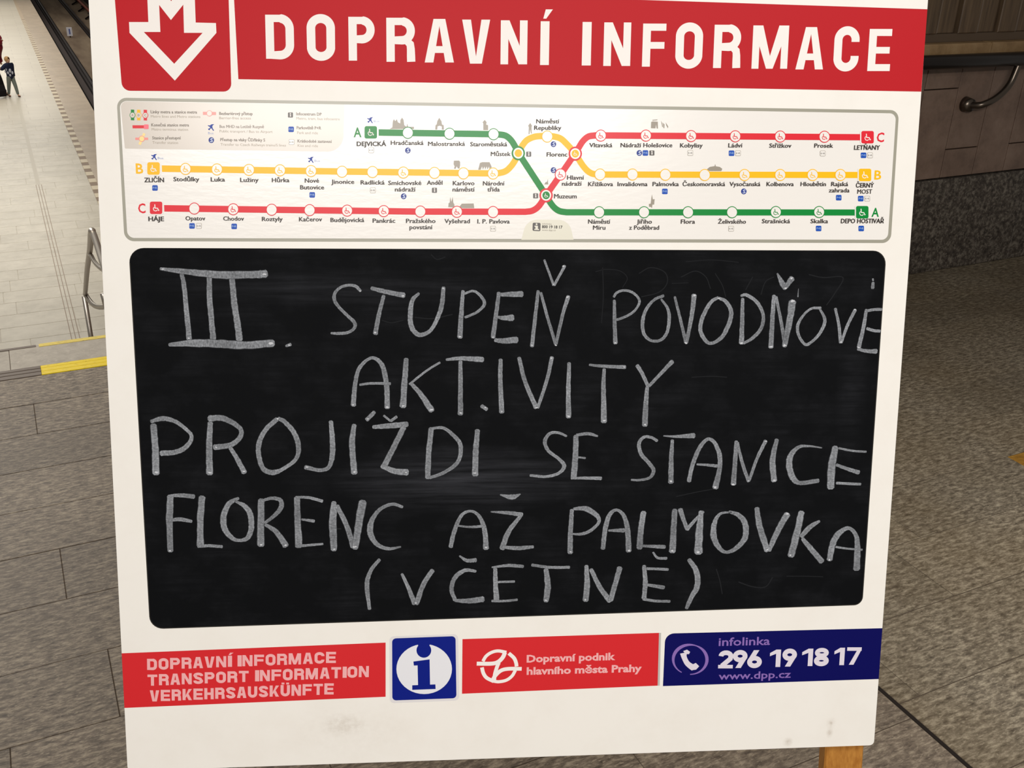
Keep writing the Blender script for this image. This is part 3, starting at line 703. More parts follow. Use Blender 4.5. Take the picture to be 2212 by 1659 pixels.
pict(p2([[(1200, 560), (1215, 500), (1235, 493), (1300, 493), (1318, 530), (1318, 558), (1300, 558), (1296, 530), (1282, 558), (1276, 530), (1262, 558), (1256, 530), (1242, 558), (1234, 530), (1222, 560)]]))
pict(p2([[(1645, 245), (1648, 185), (1642, 170), (1660, 145), (1676, 170), (1672, 185), (1674, 240), (1666, 240), (1660, 200), (1654, 245)]]))
pict(p2([[(935, 890), (938, 855), (948, 850), (952, 800), (962, 845), (974, 800), (980, 850), (990, 870), (990, 895)], [(1020, 895), (1035, 885), (1055, 860), (1160, 858), (1165, 900), (1040, 900)]]))
pict(p2([[(1785, 690), (1795, 670), (1810, 665), (1816, 640), (1820, 690)]]))
pict(p3([[(918, 260), (920, 185), (940, 178), (1000, 182), (1002, 265), (985, 262), (980, 215), (972, 262)], [(935, 160), (996, 155), (994, 165), (936, 170)]]))
pict(p3([[(1038, 170), (1055, 200), (1062, 245), (1052, 245)], [(1062, 195), (1080, 215), (1078, 262), (1066, 255)], [(1094, 190), (1125, 240), (1120, 262), (1100, 225)]]))
pict(p3([[(1588, 748), (1620, 722), (1680, 712), (1740, 722), (1770, 745), (1758, 772), (1604, 772)], [(1680, 695), (1690, 695), (1690, 714), (1680, 714)]]))
pict(p3([[(930, 1050), (940, 1110), (962, 1105), (956, 1172), (936, 1172), (930, 1215), (918, 1200), (895, 1198), (893, 1165), (915, 1160), (922, 1100)]]))
# badge on the map's lower edge
def p2b(a, b): return (740 + a / 4.096, 230 + b / 4.096)
q_ = [p2b(1680, 1100), p2b(1750, 1104), p2b(1752, 1030), p2b(1682, 1028)]
multi('information_symbol', [(0, BLK, [rquad([B(*x) for x in q_], .0015, 3)]), (1, BADGE, [[B(*p2b(*x)) for x in ((1696, 1092), (1738, 1094), (1738, 1084), (1728, 1084), (1728, 1056), (1698, 1055), (1698, 1064), (1706, 1065), (1706, 1084), (1696, 1083))], cpx(*p2b(1716, 1042), 2, 10)])], rmap, 5)
text('badge_text', 'infolinka', p2b(1765, 1044), p2b(1850, 1046), 3, 5, TXT2, rmap)
text('badge_text', '800 19 18 17', p2b(1764, 1076), p2b(1945, 1080), 6, 5, TXT, rmap, .03)
text('badge_text', 'www.dpp.cz', p2b(1765, 1100), p2b(1885, 1102), 3.5, 5, TXT2, rmap)
# legend
LT = [('Linky metra a stanice metra', 325.6, 244.7, 426, 245.3, 'Metro lines and Metro stations', 326, 254, 433, 254.7), ('Konečná stanice metra', 327, 273, 408.6, 273.2, 'Metro terminus station', 328, 282, 406.5, 282.5),
      ('Stanice přestupní', 329, 301, 391, 301, 'Transfer station', 329.5, 310.4, 385, 311), ('Bezbariérový přístup', 473.7, 248.3, 546, 248.7, 'Barrier-free access', 473.7, 257.5, 542, 258),
      ('Bus MHD na Letiště Ruzyně', 474.5, 276.4, 570.5, 277, 'Public transport / Bus to Airport', 474.5, 286, 589, 287.3), ('Přestup na vlaky ČD/linky S', 476, 304.7, 573, 305.7, 'Transfer to Czech Railways trains/S lines', 476.6, 314.5, 617.8, 316.6),
      ('Infocentrum DP', 640, 249, 695, 250, 'Metro, tram, bus infocentre', 640.5, 258.3, 734, 260), ('Parkoviště P+R', 641, 279, 694, 279.7, 'Park and ride', 642, 289.4, 687, 290), ('Krátkodobé zastavení', 642.7, 307.7, 717, 308.8, 'Kiss and ride', 643, 317, 687, 318)]
for a, x0, y0, x1, y1, b, x2, y2, x3, y3 in LT:
    text('legend_text', a, (x0, y0), (x1, y1), 6.3, 5, TXT2, rmap, .012); text('legend_text', b, (x2, y2), (x3, y3), 5.4, 5, TXT3, rmap)
def l1(a, b): return (260 + a / 9.217, 210 + b / 9.217)
for x, y, ink, ch in ((245, 358, GRN, 'A'), (368, 360, YLW, 'B'), (500, 362, LRD, 'C')):
    c = l1(x, y)
    multi('legend_marker', [(0, ink, pxline([(c[0], c[1] - 12), (c[0], c[1] + 11)], 6.5)), (1, ink, [cpx(c[0], c[1], 6.3, 16)]), (2, LEG_, [cpx(c[0], c[1], 5.2, 16)])], rmap, 5)
    text('legend_letter', ch, (c[0] - 2, c[1] + 2.4), (c[0] + 2.2, c[1] + 2.4), 4.8, 8, TXT2, rmap)
c = l1(520, 590); multi('legend_marker', [(0, LRD, pxline([l1(245, 590), l1(480, 590)], 6)), (1, mat('legend_pink', (240, 84, 104), .3), [rquad(BQ(l1(470, 635), l1(565, 635), l1(565, 542), l1(470, 542)), .001, 3)])], rmap, 5)
c = l1(430, 828); SLR = mat('legend_salmon', (236, 130, 120), .3); LY = mat('legend_yellow', (248, 214, 130), .3)
multi('legend_marker', [(0, LY, pxline([l1(480, 720), l1(385, 945)], 5)), (0.3, SLR, pxline([l1(300, 828), l1(555, 828)], 4.6)), (1, SLR, [cpx(c[0], c[1], 6.4, 16)]), (2, LY, [cpx(c[0], c[1], 5.2, 16)])], rmap, 5)
c = l1(1775, 322); multi('legend_marker', [(0, SLR, pxline([l1(1645, 322), l1(1905, 325)], 6)), (1, SLR, [cpx(c[0], c[1], 6.3, 16)]), (2, LEG_, [cpx(c[0], c[1], 5.2, 16)])], rmap, 5)
plane(*l1(1805, 600), 1.15, PBLU); text('symbol_letters', 'Bus', l1(1750, 735), l1(1855, 737), 4.5, 5, mat('pale_bus', (130, 150, 200), .35), rmap)
service('S', *l1(1812, 855))
for k_, x, y in (('i', 627.5, 248.5), ('P', 629, 279.5), ('K', 630, 307)): service(k_, x, y)

# ------------------------------------------------------------------ blackboard and chalk
t = NT('blackboard', .7, .06)
co = t.coord('Object')
c1_, c2_ = B(1000, 1035), B(700, 620)
def msk(c, sx, sy, r1, rot=0):
    mp = t.n('Mapping', vector_type='POINT'); mp.inputs['Location'].default_value = (-c[0], -c[1], 0); t.l(co, mp.inputs[0])
    mp2 = t.n('Mapping'); mp2.inputs['Rotation'].default_value = (0, 0, rot); mp2.inputs['Scale'].default_value = (sx, sy, 0); t.l(mp.outputs[0], mp2.inputs[0])
    ln = t.n('VectorMath', operation='LENGTH'); t.l(mp2.outputs[0], ln.inputs[0])
    return t.ramp(ln.outputs['Value'], [(0, (1, 1, 1, 1)), (r1, (0, 0, 0, 1))])
st = t.ramp(t.noise(t.coord('Object', (3, 60, 1)), 2.2, 6, .65), [(.35, (.1, .1, .1, 1)), (.75, (1, 1, 1, 1))])
sp = t.ramp(t.noise(t.coord('Object', (8, 10, 1)), 2, 4, .6), [(.45, (0, 0, 0, 1)), (.8, (.30,) * 3 + (1,))])
a_ = t.math('MULTIPLY', msk(c1_, 1, 3.6, .17, math.radians(-3)), st)
b_ = t.math('MULTIPLY', t.math('MULTIPLY', msk(c2_, 1, 9, .22, math.radians(12)), st), .45)
e_ = t.math('MULTIPLY', t.math('MULTIPLY', msk(B(1840, 850), 4, 1, .09), st), .25)
tot = t.math('ADD', t.math('ADD', a_, b_), t.math('ADD', e_, t.math('MULTIPLY', sp, st)))
M_BLK = t.base(t.mix(t.math('MULTIPLY', tot, .9), (12, 13, 15), (64, 65, 70)))
bq = BQ((279, 536.5), (1914, 542.5), (1862, 1306), (325, 1358))
chalkboard = flat('chalkboard', [rquad(bq, [.017, .017, .011, .016])], 1, M_BLK, stand)
flat('chalkboard_rim', ribbon(rquad(bq, [.017, .017, .011, .016])[:], .0012, True), 1.4, mat('board_rim', (46, 44, 40), .7, .1), stand)

t = NT('chalk', .9, .05)
uv = t.n('UVMap').outputs[0]
sep = t.n('SeparateXYZ'); t.l(uv, sep.inputs[0])
d = t.math('ABSOLUTE', t.math('SUBTRACT', sep.outputs[1], .5))          # 0 middle .. .5 edge
edge = t.ramp(d, [(0, (.78,) * 3 + (1,)), (.24, (.84,) * 3 + (1,)), (.36, (1, 1, 1, 1)), (.42, (.72,) * 3 + (1,)), (.5, (.10,) * 3 + (1,))])
mpn = t.n('Mapping'); mpn.inputs['Scale'].default_value = (620, 2.2, 1); t.l(uv, mpn.inputs[0])
rib = t.ramp(t.noise(mpn.outputs[0], 1, 3, .6), [(.3, (.50,) * 3 + (1,)), (.68, (1, 1, 1, 1))])
grn = t.ramp(t.noise(t.coord('Object'), 420, 4, .7), [(.32, (.62,) * 3 + (1,)), (.6, (1, 1, 1, 1))])
big = t.ramp(t.noise(t.coord('Object'), 22, 3, .6), [(.3, (.55,) * 3 + (1,)), (.66, (1, 1, 1, 1))])
k_ = t.math('MULTIPLY', t.math('MULTIPLY', edge, rib), t.math('MULTIPLY', grn, big))
M_CHALK = t.base(t.mix(k_, (16, 17, 19), (184, 188, 194)))
M_TIP = mat('chalk_tip', (200, 202, 206), .9, .05)
M_GHOST = mat('erased_chalk', (34, 35, 37), .9, .05)
CR = {1: (300, 540, 3.95), 2: (820, 540, 3.95), 3: (1360, 540, 3.95), 4: (300, 880, 3.95), 5: (820, 880, 3.95), 6: (1360, 880, 3.95), 7: (740, 1160, 2.572)}
def stroke_geo(cr, pts, wid, z, V, Fc, UV):
    """one chalk stroke as a ribbon five points wide, widths in crop pixels"""
    bx, by, s = CR[cr]; n = 7
    P = [B(bx + a / s, by + b / s) for a, b in pts]
    W = list(wid) if isinstance(wid, (list, tuple)) else [wid]
    if len(W) != len(P):
        W = [W[0] + (W[-1] - W[0]) * i / (len(P) - 1) for i in range(len(P))] if len(W) <= 2 else [W[min(len(W) - 1, round(i * (len(W) - 1) / (len(P) - 1)))] for i in range(len(P))]
    W = [x / s * PX for x in W]
    C = crom([Vector((p.x, p.y, wv)) for p, wv in zip(P, W)], n)
    if len(C) < 3:      # straight: subdivide
        a, b = C[0], C[-1]; C = [a + (b - a) * i / 8 for i in range(9)]
    m = len(C); L = 0; base = len(V); rows = []
    # rounded ends
    d0 = (C[1] - C[0]); d0.z = 0; d0.normalize(); d1 = (C[-1] - C[-2]); d1.z = 0; d1.normalize()
    pre = Vector(C[0]) - d0 * C[0].z * .22; pre.z = C[0].z * .5; post = Vector(C[-1]) + d1 * C[-1].z * .22; post.z = C[-1].z * .55
    C = [pre] + C + [post]; m = len(C)
    for i, c in enumerate(C):
        dd = C[min(i + 1, m - 1)] - C[max(i - 1, 0)]; dd.z = 0; dd.normalize(); nn = Vector((-dd.y, dd.x, 0))
        if i: L += (Vector((C[i].x, C[i].y)) - Vector((C[i - 1].x, C[i - 1].y))).length
        j1 = 1 + random.uniform(-.09, .09); j2 = 1 + random.uniform(-.09, .09); hw = abs(c.z) / 2
        for k, q in enumerate((-1, -.5, 0, .5, 1)):
            jj = j1 if q < 0 else j2
            V.append((c.x - nn.x * hw * q * jj, c.y - nn.y * hw * q * jj, z)); rows.append((L + base * .01, (q + 1) / 2))
    for i in range(m - 1):
        for k in range(4):
            a = base + i * 5 + k; Fc.append((a, a + 5, a + 6, a + 1)); UV += [rows[x - base] for x in (a, a + 5, a + 6, a + 1)]
LAY = 4
def chalk(strokes, tips=(), name='chalk_letter', m=None):
    global LAY
    V = []; Fc = []; UV = []
    for i, (cr, pts, wid) in enumerate(strokes): stroke_geo(cr, pts, wid, ((1.85 if m else 2.1) + i * .4) * .0001, V, Fc, UV)
    nch = len(Fc)
    me = mesh(name, V, Fc)
    bm = bmesh.new(); bm.from_mesh(me); [fc.normal_flip() for fc in bm.faces if fc.normal.z < 0]
    uvl = bm.loops.layers.uv.new('UVMap'); src = dict()
    for fi, fce in enumerate(Fc):
        for j, vi in enumerate(fce): src[vi] = UV[fi * 4 + j]
    for fc in bm.faces:
        for lp in fc.loops: lp[uvl].uv = src[lp.vert.index]
    # bright blunt ends where the chalk stopped
    mi = []
    for (cr, x, y, r) in tips:
        bx, by, s = CR[cr]; c = B(bx + x / s, by + y / s); rr = r / s * PX
        vs = []
        for k in range(7):
            a = 2 * math.pi * k / 7; q = rr * random.uniform(.35, 1.05); vs.append(bm.verts.new((c.x + q * math.cos(a), c.y + q * .62 * math.sin(a), 5 * .0001)))
        fc = bm.faces.new(vs); fc.material_index = 1
    bm.to_mesh(me); bm.free()
    return link(name, me, chalkboard, [m or M_CHALK, M_TIP])
# first line
chalk([(1, [(365, 205), (385, 300), (410, 550), (430, 760)], (34, 48)), (1, [(602, 235), (603, 400), (620, 600), (635, 760)], (44, 50)), (1, [(795, 250), (815, 450), (845, 650), (860, 765)], (50, 58)),
       (1, [(185, 160), (400, 185), (700, 212), (1000, 208), (1085, 202)], (26, 50, 64, 66, 66)), (1, [(260, 808), (450, 795), (700, 800), (900, 812), (1145, 795)], (32, 62, 70, 68, 64))], [(1, 1070, 205, 22), (1, 1125, 795, 24), (1, 205, 162, 16), (1, 430, 752, 14)])
chalk([(1, [(1255, 820), (1295, 805)], (20, 30))], [(1, 1282, 812, 12)], 'chalk_dot')
chalk([(1, [(1892, 350), (1850, 310), (1790, 300), (1720, 320), (1672, 370), (1670, 430), (1710, 490), (1780, 560), (1840, 620), (1835, 670), (1780, 705), (1700, 712), (1640, 710)], (26, 28, 24, 24, 28, 32, 28, 28, 32, 28, 26, 26, 18))], [(1, 1888, 350, 11)])
chalk([(1, [(1985, 325), (2100, 355), (2262, 388)], (34, 40, 48)), (1, [(2090, 390), (2050, 540), (2018, 715)], (32, 42))], [(1, 2018, 706, 15), (2, 200, 390, 14)])
chalk([(2, [(335, 370), (280, 430), (262, 540), (268, 640), (300, 700), (350, 725), (430, 690), (490, 590), (530, 470), (545, 320)], (24, 38, 44, 44, 42, 40, 34, 36, 42, 34))], [(2, 546, 328, 13)])
chalk([(2, [(712, 350), (700, 500), (685, 745)], (30, 48)), (2, [(725, 372), (800, 350), (860, 390), (895, 460), (830, 530), (730, 575)], (20, 22, 26, 30, 24, 22))], [(2, 685, 740, 18)])
chalk([(2, [(1018, 365), (1000, 500), (968, 745)], (34, 42)), (2, [(1035, 380), (1215, 375)], (34, 56)), (2, [(1005, 572), (1060, 580), (1135, 578)], (22, 60)), (2, [(985, 770), (1060, 775), (1170, 765)], (34, 60))], [(2, 966, 745, 15)])
chalk([(2, [(1352, 350), (1330, 550), (1300, 820)], (28, 38)), (2, [(1375, 365), (1440, 600), (1500, 800)], (26, 30)), (2, [(1610, 395), (1560, 560), (1505, 800)], (36, 28)), (2, [(1405, 85), (1485, 300)], (20, 24)), (2, [(1580, 135), (1490, 300)], (26, 24))], [(2, 1603, 402, 16), (2, 1568, 138, 12), (2, 1485, 292, 11), (2, 1300, 812, 13), (2, 1502, 812, 12)])
chalk([(2, [(2003, 430), (2005, 600), (2012, 795)], (26, 42)), (3, [(-135, 400), (-110, 365), (-50, 345), (20, 360), (75, 410), (80, 460), (30, 530), (-50, 575), (-110, 595)], 23)], [(2, 2012, 792, 15)])
chalk([(3, [(290, 390), (210, 425), (140, 510), (110, 620), (125, 720), (190, 775), (270, 765), (320, 700), (338, 590), (325, 500), (270, 420)], (26, 26, 30, 34, 30, 26, 28, 30, 32, 26, 18))])
chalk([(3, [(385, 400), (430, 580), (480, 790)], (22, 32)), (3, [(550, 385), (530, 560), (485, 790)], (48, 32))], [(3, 550, 390, 20), (3, 482, 792, 17)])
chalk([(3, [(755, 405), (690, 450), (620, 580), (605, 690), (650, 775), (705, 795), (790, 740), (850, 620), (865, 520), (820, 440), (760, 410)], (26, 34, 38, 38, 34, 30, 38, 42, 40, 34, 24))], [(3, 758, 412, 16)])
chalk([(3, [(965, 415), (960, 600), (955, 795)], (30, 50)), (3, [(950, 390), (1000, 385), (1090, 450), (1140, 560), (1120, 670), (1050, 750), (975, 795)], (22, 30, 32, 32, 34, 32, 24))], [(3, 955, 795, 20)])
chalk([(3, [(1232, 390), (1220, 560), (1205, 830)], (36, 48)), (3, [(1250, 400), (1290, 600), (1320, 780)], (26, 34)), (3, [(1390, 440), (1365, 600), (1320, 820)], (70, 48)), (3, [(1260, 200), (1300, 280), (1330, 325)], (14, 48, 50)), (3, [(1385, 240), (1330, 320)], (56, 36)), (3, [(1440, 330), (1435, 400)], (5, 12))],
      [(3, 1390, 438, 26), (3, 1205, 826, 18), (3, 1320, 815, 22), (3, 1330, 328, 18), (3, 1380, 242, 20)])
chalk([(3, [(1630, 495), (1550, 500), (1480, 560), (1435, 640), (1440, 720), (1480, 790), (1520, 805), (1600, 740), (1650, 660), (1665, 590), (1625, 505)], (28, 22, 24, 30, 28, 26, 28, 28, 32, 30, 20))])
chalk([(3, [(1755, 500), (1785, 640), (1800, 790)], (26, 32)), (3, [(1925, 510), (1860, 640), (1805, 790)], (34, 26))], [(3, 1925, 508, 15), (3, 1802, 785, 13)])
chalk([(3, [(2020, 510), (1995, 660), (1955, 830)], (30, 42)), (3, [(2030, 518), (2090, 508), (2150, 507)], 26), (3, [(2025, 670), (2085, 688), (2136, 692)], 28), (3, [(1945, 845), (2020, 862), (2105, 865)], (24, 44)), (3, [(2075, 245), (2077, 262)], 16), (3, [(2077, 278), (2072, 325)], (28, 34))], [(3, 1955, 830, 16)])
# second line
chalk([(1, [(1830, 1325), (1845, 1150), (1880, 1010), (1970, 925), (2040, 940), (2090, 1020), (2115, 1180), (2120, 1345)], (46, 40, 34, 26, 36, 44, 46, 50)), (1, [(1885, 1150), (1980, 1138), (2145, 1140)], (20, 26))], [(1, 1828, 1322, 16), (1, 2120, 1340, 18)])
chalk([(2, [(228, 930), (215, 1100), (200, 1335)], (42, 60)), (2, [(515, 960), (400, 1030), (255, 1145)], 20), (2, [(270, 1140), (350, 1230), (445, 1370)], (32, 56))], [(2, 200, 1330, 20), (2, 445, 1365, 20)])
chalk([(2, [(570, 935), (700, 925), (880, 935)], (24, 50)), (2, [(690, 950), (690, 1200), (690, 1400)], (34, 50))], [(2, 692, 1390, 16)])
chalk([(2, [(870, 1330), (915, 1360)], 34)], [(2, 900, 1345, 12)], 'chalk_dot')
chalk([(2, [(1033, 935), (1030, 1100), (1042, 1385)], (36, 46))], [(2, 1042, 1380, 14)])
chalk([(2, [(1190, 920), (1240, 1120), (1335, 1345)], (36, 42)), (2, [(1470, 915), (1430, 1100), (1350, 1345)], (36, 30))], [(2, 1340, 1345, 16), (2, 1468, 922, 12)])
chalk([(2, [(1618, 965), (1610, 1200), (1612, 1425)], (34, 50))], [(2, 1612, 1418, 18)])
chalk([(2, [(1790, 980), (1900, 990), (2095, 1000)], (20, 36)), (2, [(1915, 1015), (1910, 1200), (1915, 1465)], (30, 56))], [(2, 1918, 1455, 18), (2, 2085, 1000, 12)])
chalk([(3, [(65, 985), (110, 1060), (155, 1160)], (36, 34)), (3, [(365, 950), (270, 1050), (165, 1160)], (40, 28)), (3, [(150, 1170), (140, 1300), (130, 1495)], (34, 56))], [(3, 130, 1488, 19)])
# third line
chalk([(4, [(125, 150), (140, 350), (145, 565)], (54, 60)), (4, [(105, 120), (200, 95), (300, 115), (390, 175), (450, 245), (410, 330), (320, 380), (190, 392)], (30, 42, 38, 32, 32, 42, 44, 48))], [(4, 145, 555, 20)])
chalk([(4, [(610, 130), (600, 350), (605, 565)], (46, 60)), (4, [(600, 95), (700, 90), (800, 130), (870, 190), (860, 260), (780, 320), (645, 340)], (56, 52, 46, 40, 42, 46, 50)), (4, [(780, 345), (840, 440), (900, 555)], (34, 50))], [(4, 605, 555, 20), (4, 900, 545, 16), (4, 658, 338, 14)])
chalk([(4, [(1180, 100), (1090, 180), (1030, 290), (1022, 400), (1060, 520), (1140, 555), (1230, 525), (1340, 440), (1362, 330), (1320, 210), (1240, 120), (1190, 95)], (40, 42, 44, 44, 44, 48, 34, 36, 46, 44, 40, 34))], [(4, 1185, 98, 14)])
chalk([(4, [(1638, 120), (1650, 250), (1652, 400), (1620, 510), (1540, 535), (1420, 510)], (38, 46, 48, 36, 34, 38))], [(4, 1436, 508, 14)])
chalk([(4, [(1838, 150), (1820, 300), (1838, 560)], (40, 52, 56)), (4, [(2010, 40), (1945, 105)], (34, 40))], [(4, 1838, 550, 20), (4, 1955, 98, 13)])
chalk([(4, [(2090, 70), (2145, 115)], 20), (4, [(2200, 80), (2150, 115)], 26), (5, [(-55, 168), (70, 158), (235, 145)], (32, 50, 50)), (5, [(205, 170), (120, 340), (40, 500)], (50, 52)), (5, [(20, 500), (120, 540), (235, 555)], (44, 60))], [(5, 225, 555, 14)])
chalk([(5, [(440, 180), (420, 380), (410, 600)], (48, 50)), (5, [(440, 180), (540, 175), (620, 230), (690, 320), (670, 460), (560, 550), (430, 600)], (22, 28, 34, 38, 38, 32, 28))])
chalk([(5, [(835, 195), (820, 380), (815, 575)], (46, 60))], [(5, 815, 560, 18)])
chalk([(5, [(1595, 245), (1520, 215), (1450, 225), (1410, 290), (1440, 370), (1530, 440), (1575, 500), (1530, 560), (1420, 590), (1285, 580)], (20, 26, 30, 36, 32, 30, 38, 30, 26, 24))])
chalk([(5, [(1675, 245), (1670, 430), (1655, 600)], (48, 58)), (5, [(1680, 235), (1780, 225), (1860, 245)], (24, 30, 18)), (5, [(1690, 425), (1755, 432)], 18), (5, [(1635, 605), (1750, 602), (1890, 605)], (20, 34))])
chalk([(6, [(235, 285), (180, 255), (120, 255), (80, 310), (100, 400), (170, 480), (205, 540), (170, 600), (80, 620), (15, 618)], (28, 26, 28, 36, 36, 36, 38, 28, 22, 18))])
chalk([(6, [(290, 243), (400, 248), (550, 240)], (12, 26, 50)), (6, [(365, 280), (355, 450), (352, 640)], (32, 54))], [(6, 354, 630, 18)])
chalk([(6, [(505, 630), (540, 480), (600, 340), (670, 270), (730, 310), (770, 420), (765, 540), (730, 685)], (40, 40, 40, 30, 36, 44, 46, 58)), (6, [(575, 485), (670, 492), (745, 500)], (18, 32))], [(6, 728, 680, 20)])
chalk([(6, [(910, 290), (900, 460), (885, 655)], (34, 52)), (6, [(920, 300), (960, 470), (1015, 630)], (26, 36)), (6, [(1160, 285), (1090, 430), (1020, 620)], (36, 28))], [(6, 885, 655, 18), (6, 1162, 288, 12), (6, 1015, 625, 12)])
chalk([(6, [(1255, 275), (1220, 450), (1232, 625)], (40, 56, 58))], [(6, 1232, 620, 18)])
chalk([(6, [(1640, 345), (1530, 330), (1440, 340), (1370, 420), (1365, 520), (1400, 610), (1460, 645), (1610, 625)], (12, 20, 34, 56, 60, 56, 40, 42))])
chalk([(6, [(1755, 340), (1725, 500), (1715, 685)], (60, 74, 70)), (6, [(1785, 348), (1900, 370), (2018, 378)], 20), (6, [(1765, 490), (1860, 525), (1955, 555)], (28, 42)), (6, [(1765, 645), (1970, 655)], 26)])
# fourth line
chalk([(4, [(270, 760), (262, 950), (268, 1225)], (56, 60, 50)), (4, [(250, 755), (350, 750), (470, 760)], (20, 36, 42)), (4, [(250, 965), (350, 955), (450, 972)], (22, 38, 28))], [(4, 268, 1224, 14)])
chalk([(4, [(540, 765), (525, 950), (525, 1180)], (56, 60)), (4, [(505, 1185), (600, 1180), (710, 1188)], 28)])
chalk([(4, [(850, 775), (770, 820), (725, 920), (730, 1030), (790, 1110), (860, 1135), (930, 1110), (960, 1020), (950, 910), (900, 840), (820, 800)], (26, 46, 52, 54, 42, 30, 44, 50, 50, 42, 16))])
chalk([(4, [(1045, 790), (1040, 980), (1042, 1175)], (58, 64)), (4, [(1040, 800), (1130, 775), (1205, 790), (1215, 850), (1160, 920), (1075, 985)], (24, 30, 40, 44, 36, 26)), (4, [(1080, 1000), (1170, 1060), (1255, 1180)], (28, 46, 58))], [(4, 1044, 1172, 16), (4, 1254, 1176, 14)])
chalk([(4, [(1350, 770), (1355, 980), (1365, 1185)], (50, 66)), (4, [(1340, 765), (1450, 770), (1565, 800)], (22, 26, 30)), (4, [(1390, 955), (1495, 970)], (18, 30)), (4, [(1340, 1185), (1450, 1175), (1570, 1165)], (26, 24, 20))])
chalk([(4, [(1665, 810), (1655, 1000), (1665, 1215)], (48, 70, 54)), (4, [(1690, 840), (1770, 1000), (1830, 1190)], (40, 50)), (4, [(1910, 805), (1875, 1000), (1845, 1200)], (72, 66, 58))], [(4, 1668, 1210, 16), (4, 1842, 1190, 20)])
chalk([(5, [(195, 850), (110, 825), (10, 865), (-60, 950), (-82, 1040), (-60, 1120), (-5, 1180), (80, 1205), (180, 1190)], (26, 30, 34, 44, 56, 48, 38, 30, 16))])
chalk([(5, [(605, 1190), (640, 1050), (700, 920), (780, 885), (850, 930), (895, 1040), (908, 1205)], (40, 40, 32, 24, 34, 44, 52)), (5, [(670, 1010), (780, 1020), (880, 1012)], (16, 28))], [(5, 908, 1195, 17)])
chalk([(5, [(1030, 745), (1130, 765), (1200, 740)], (12, 48, 12)), (5, [(950, 890), (1100, 900), (1215, 915)], (12, 34, 42)), (5, [(1200, 930), (1100, 1060), (1045, 1205)], (36, 46, 50)), (5, [(1045, 1190), (1180, 1200), (1310, 1190)], (26, 40, 28))])
chalk([(5, [(1640, 875), (1630, 1050), (1625, 1240)], (38, 52)), (5, [(1655, 865), (1760, 865), (1850, 920), (1870, 980), (1800, 1050), (1720, 1080), (1620, 1078)], (24, 50, 44, 30, 32, 28, 12))], [(5, 1628, 1230, 16)])
chalk([(5, [(1905, 1205), (1925, 1040), (1960, 920), (2020, 875), (2080, 920), (2115, 1040), (2125, 1225)], (42, 46, 42, 28, 36, 50, 56)), (5, [(1955, 1050), (2085, 1048)], (20, 42))], [(5, 2125, 1220, 18)])
chalk([(6, [(120, 895), (95, 1050), (85, 1200)], (54, 58)), (6, [(80, 1180), (180, 1185), (300, 1190)], (22, 38))])
chalk([(6, [(385, 875), (375, 1050), (365, 1230)], (50, 64)), (6, [(430, 870), (490, 1040)], (46, 36)), (6, [(630, 890), (560, 960), (490, 1040)], (24, 36)), (6, [(610, 890), (595, 1050), (585, 1240)], (48, 68, 78))], [(6, 365, 1222, 20), (6, 585, 1236, 22)])
chalk([(6, [(870, 895), (780, 905), (730, 970), (715, 1080), (750, 1180), (820, 1235), (910, 1200), (985, 1110), (985, 990), (930, 920), (850, 890)], (14, 26, 42, 58, 50, 30, 46, 56, 56, 44, 26))])
chalk([(6, [(1085, 860), (1110, 1020), (1175, 1220)], (46, 58, 60)), (6, [(1345, 910), (1260, 1060), (1190, 1220)], (62, 58, 40))], [(6, 1172, 1215, 18), (6, 1340, 908, 20)])
chalk([(6, [(1465, 895), (1425, 1080), (1375, 1265)], (62, 70)), (6, [(1620, 970), (1540, 1020), (1465, 1100)], (24, 50, 44)), (6, [(1475, 1120), (1550, 1210), (1640, 1315)], (36, 52, 58))], [(6, 1370, 1262, 18)])
chalk([(6, [(1705, 1300), (1735, 1160), (1790, 1070), (1870, 1030), (1930, 1090), (1944, 1200), (1936, 1380)], (56, 62, 56, 36, 42, 56, 68)), (6, [(1760, 1190), (1860, 1205), (1984, 1215)], 20)], [(6, 1705, 1298, 18)])
# fifth line
chalk([(7, [(205, 125), (155, 190), (135, 270), (150, 400)], (20, 24, 28, 20))], (), 'chalk_bracket')
chalk([(7, [(330, 205), (365, 280), (400, 370)], (16, 24, 30)), (7, [(500, 185), (450, 260), (410, 370)], (28, 32))], [(7, 404, 366, 10)])
chalk([(7, [(740, 190), (680, 185), (625, 225), (605, 290), (625, 350)], (16, 24, 28, 26, 24)), (7, [(625, 352), (700, 355), (780, 345)], (18, 32, 38)), (7, [(650, 105), (690, 130), (740, 128)], (10, 22, 26))])
chalk([(7, [(848, 175), (850, 260), (855, 350)], (24, 34)), (7, [(830, 168), (920, 158), (1003, 163)], (10, 20, 20)), (7, [(860, 250), (955, 247)], 14), (7, [(830, 355), (900, 355), (970, 348)], 15)])
chalk([(7, [(1052, 155), (1150, 168), (1260, 168)], 18), (7, [(1130, 180), (1140, 270), (1130, 355)], (28, 38, 34))], [(7, 1130, 352, 11)])
chalk([(7, [(1355, 160), (1358, 260), (1350, 352)], (24, 36, 36)), (7, [(1380, 180), (1430, 280), (1485, 355)], (26, 34)), (7, [(1540, 170), (1515, 260), (1490, 350)], (32, 32))], [(7, 1350, 348, 11)])
chalk([(7, [(1675, 160), (1682, 250), (1675, 340)], (24, 30, 30)), (7, [(1690, 175), (1808, 180)], 17), (7, [(1670, 262), (1785, 280)], (14, 26)), (7, [(1670, 345), (1740, 355), (1818, 357)], 17), (7, [(1725, 85), (1750, 115), (1800, 118)], (12, 16, 18))])
chalk([(7, [(1925, 125), (1965, 190), (1970, 270), (1935, 340), (1910, 396)], (26, 34, 36, 30, 22))], (), 'chalk_bracket')
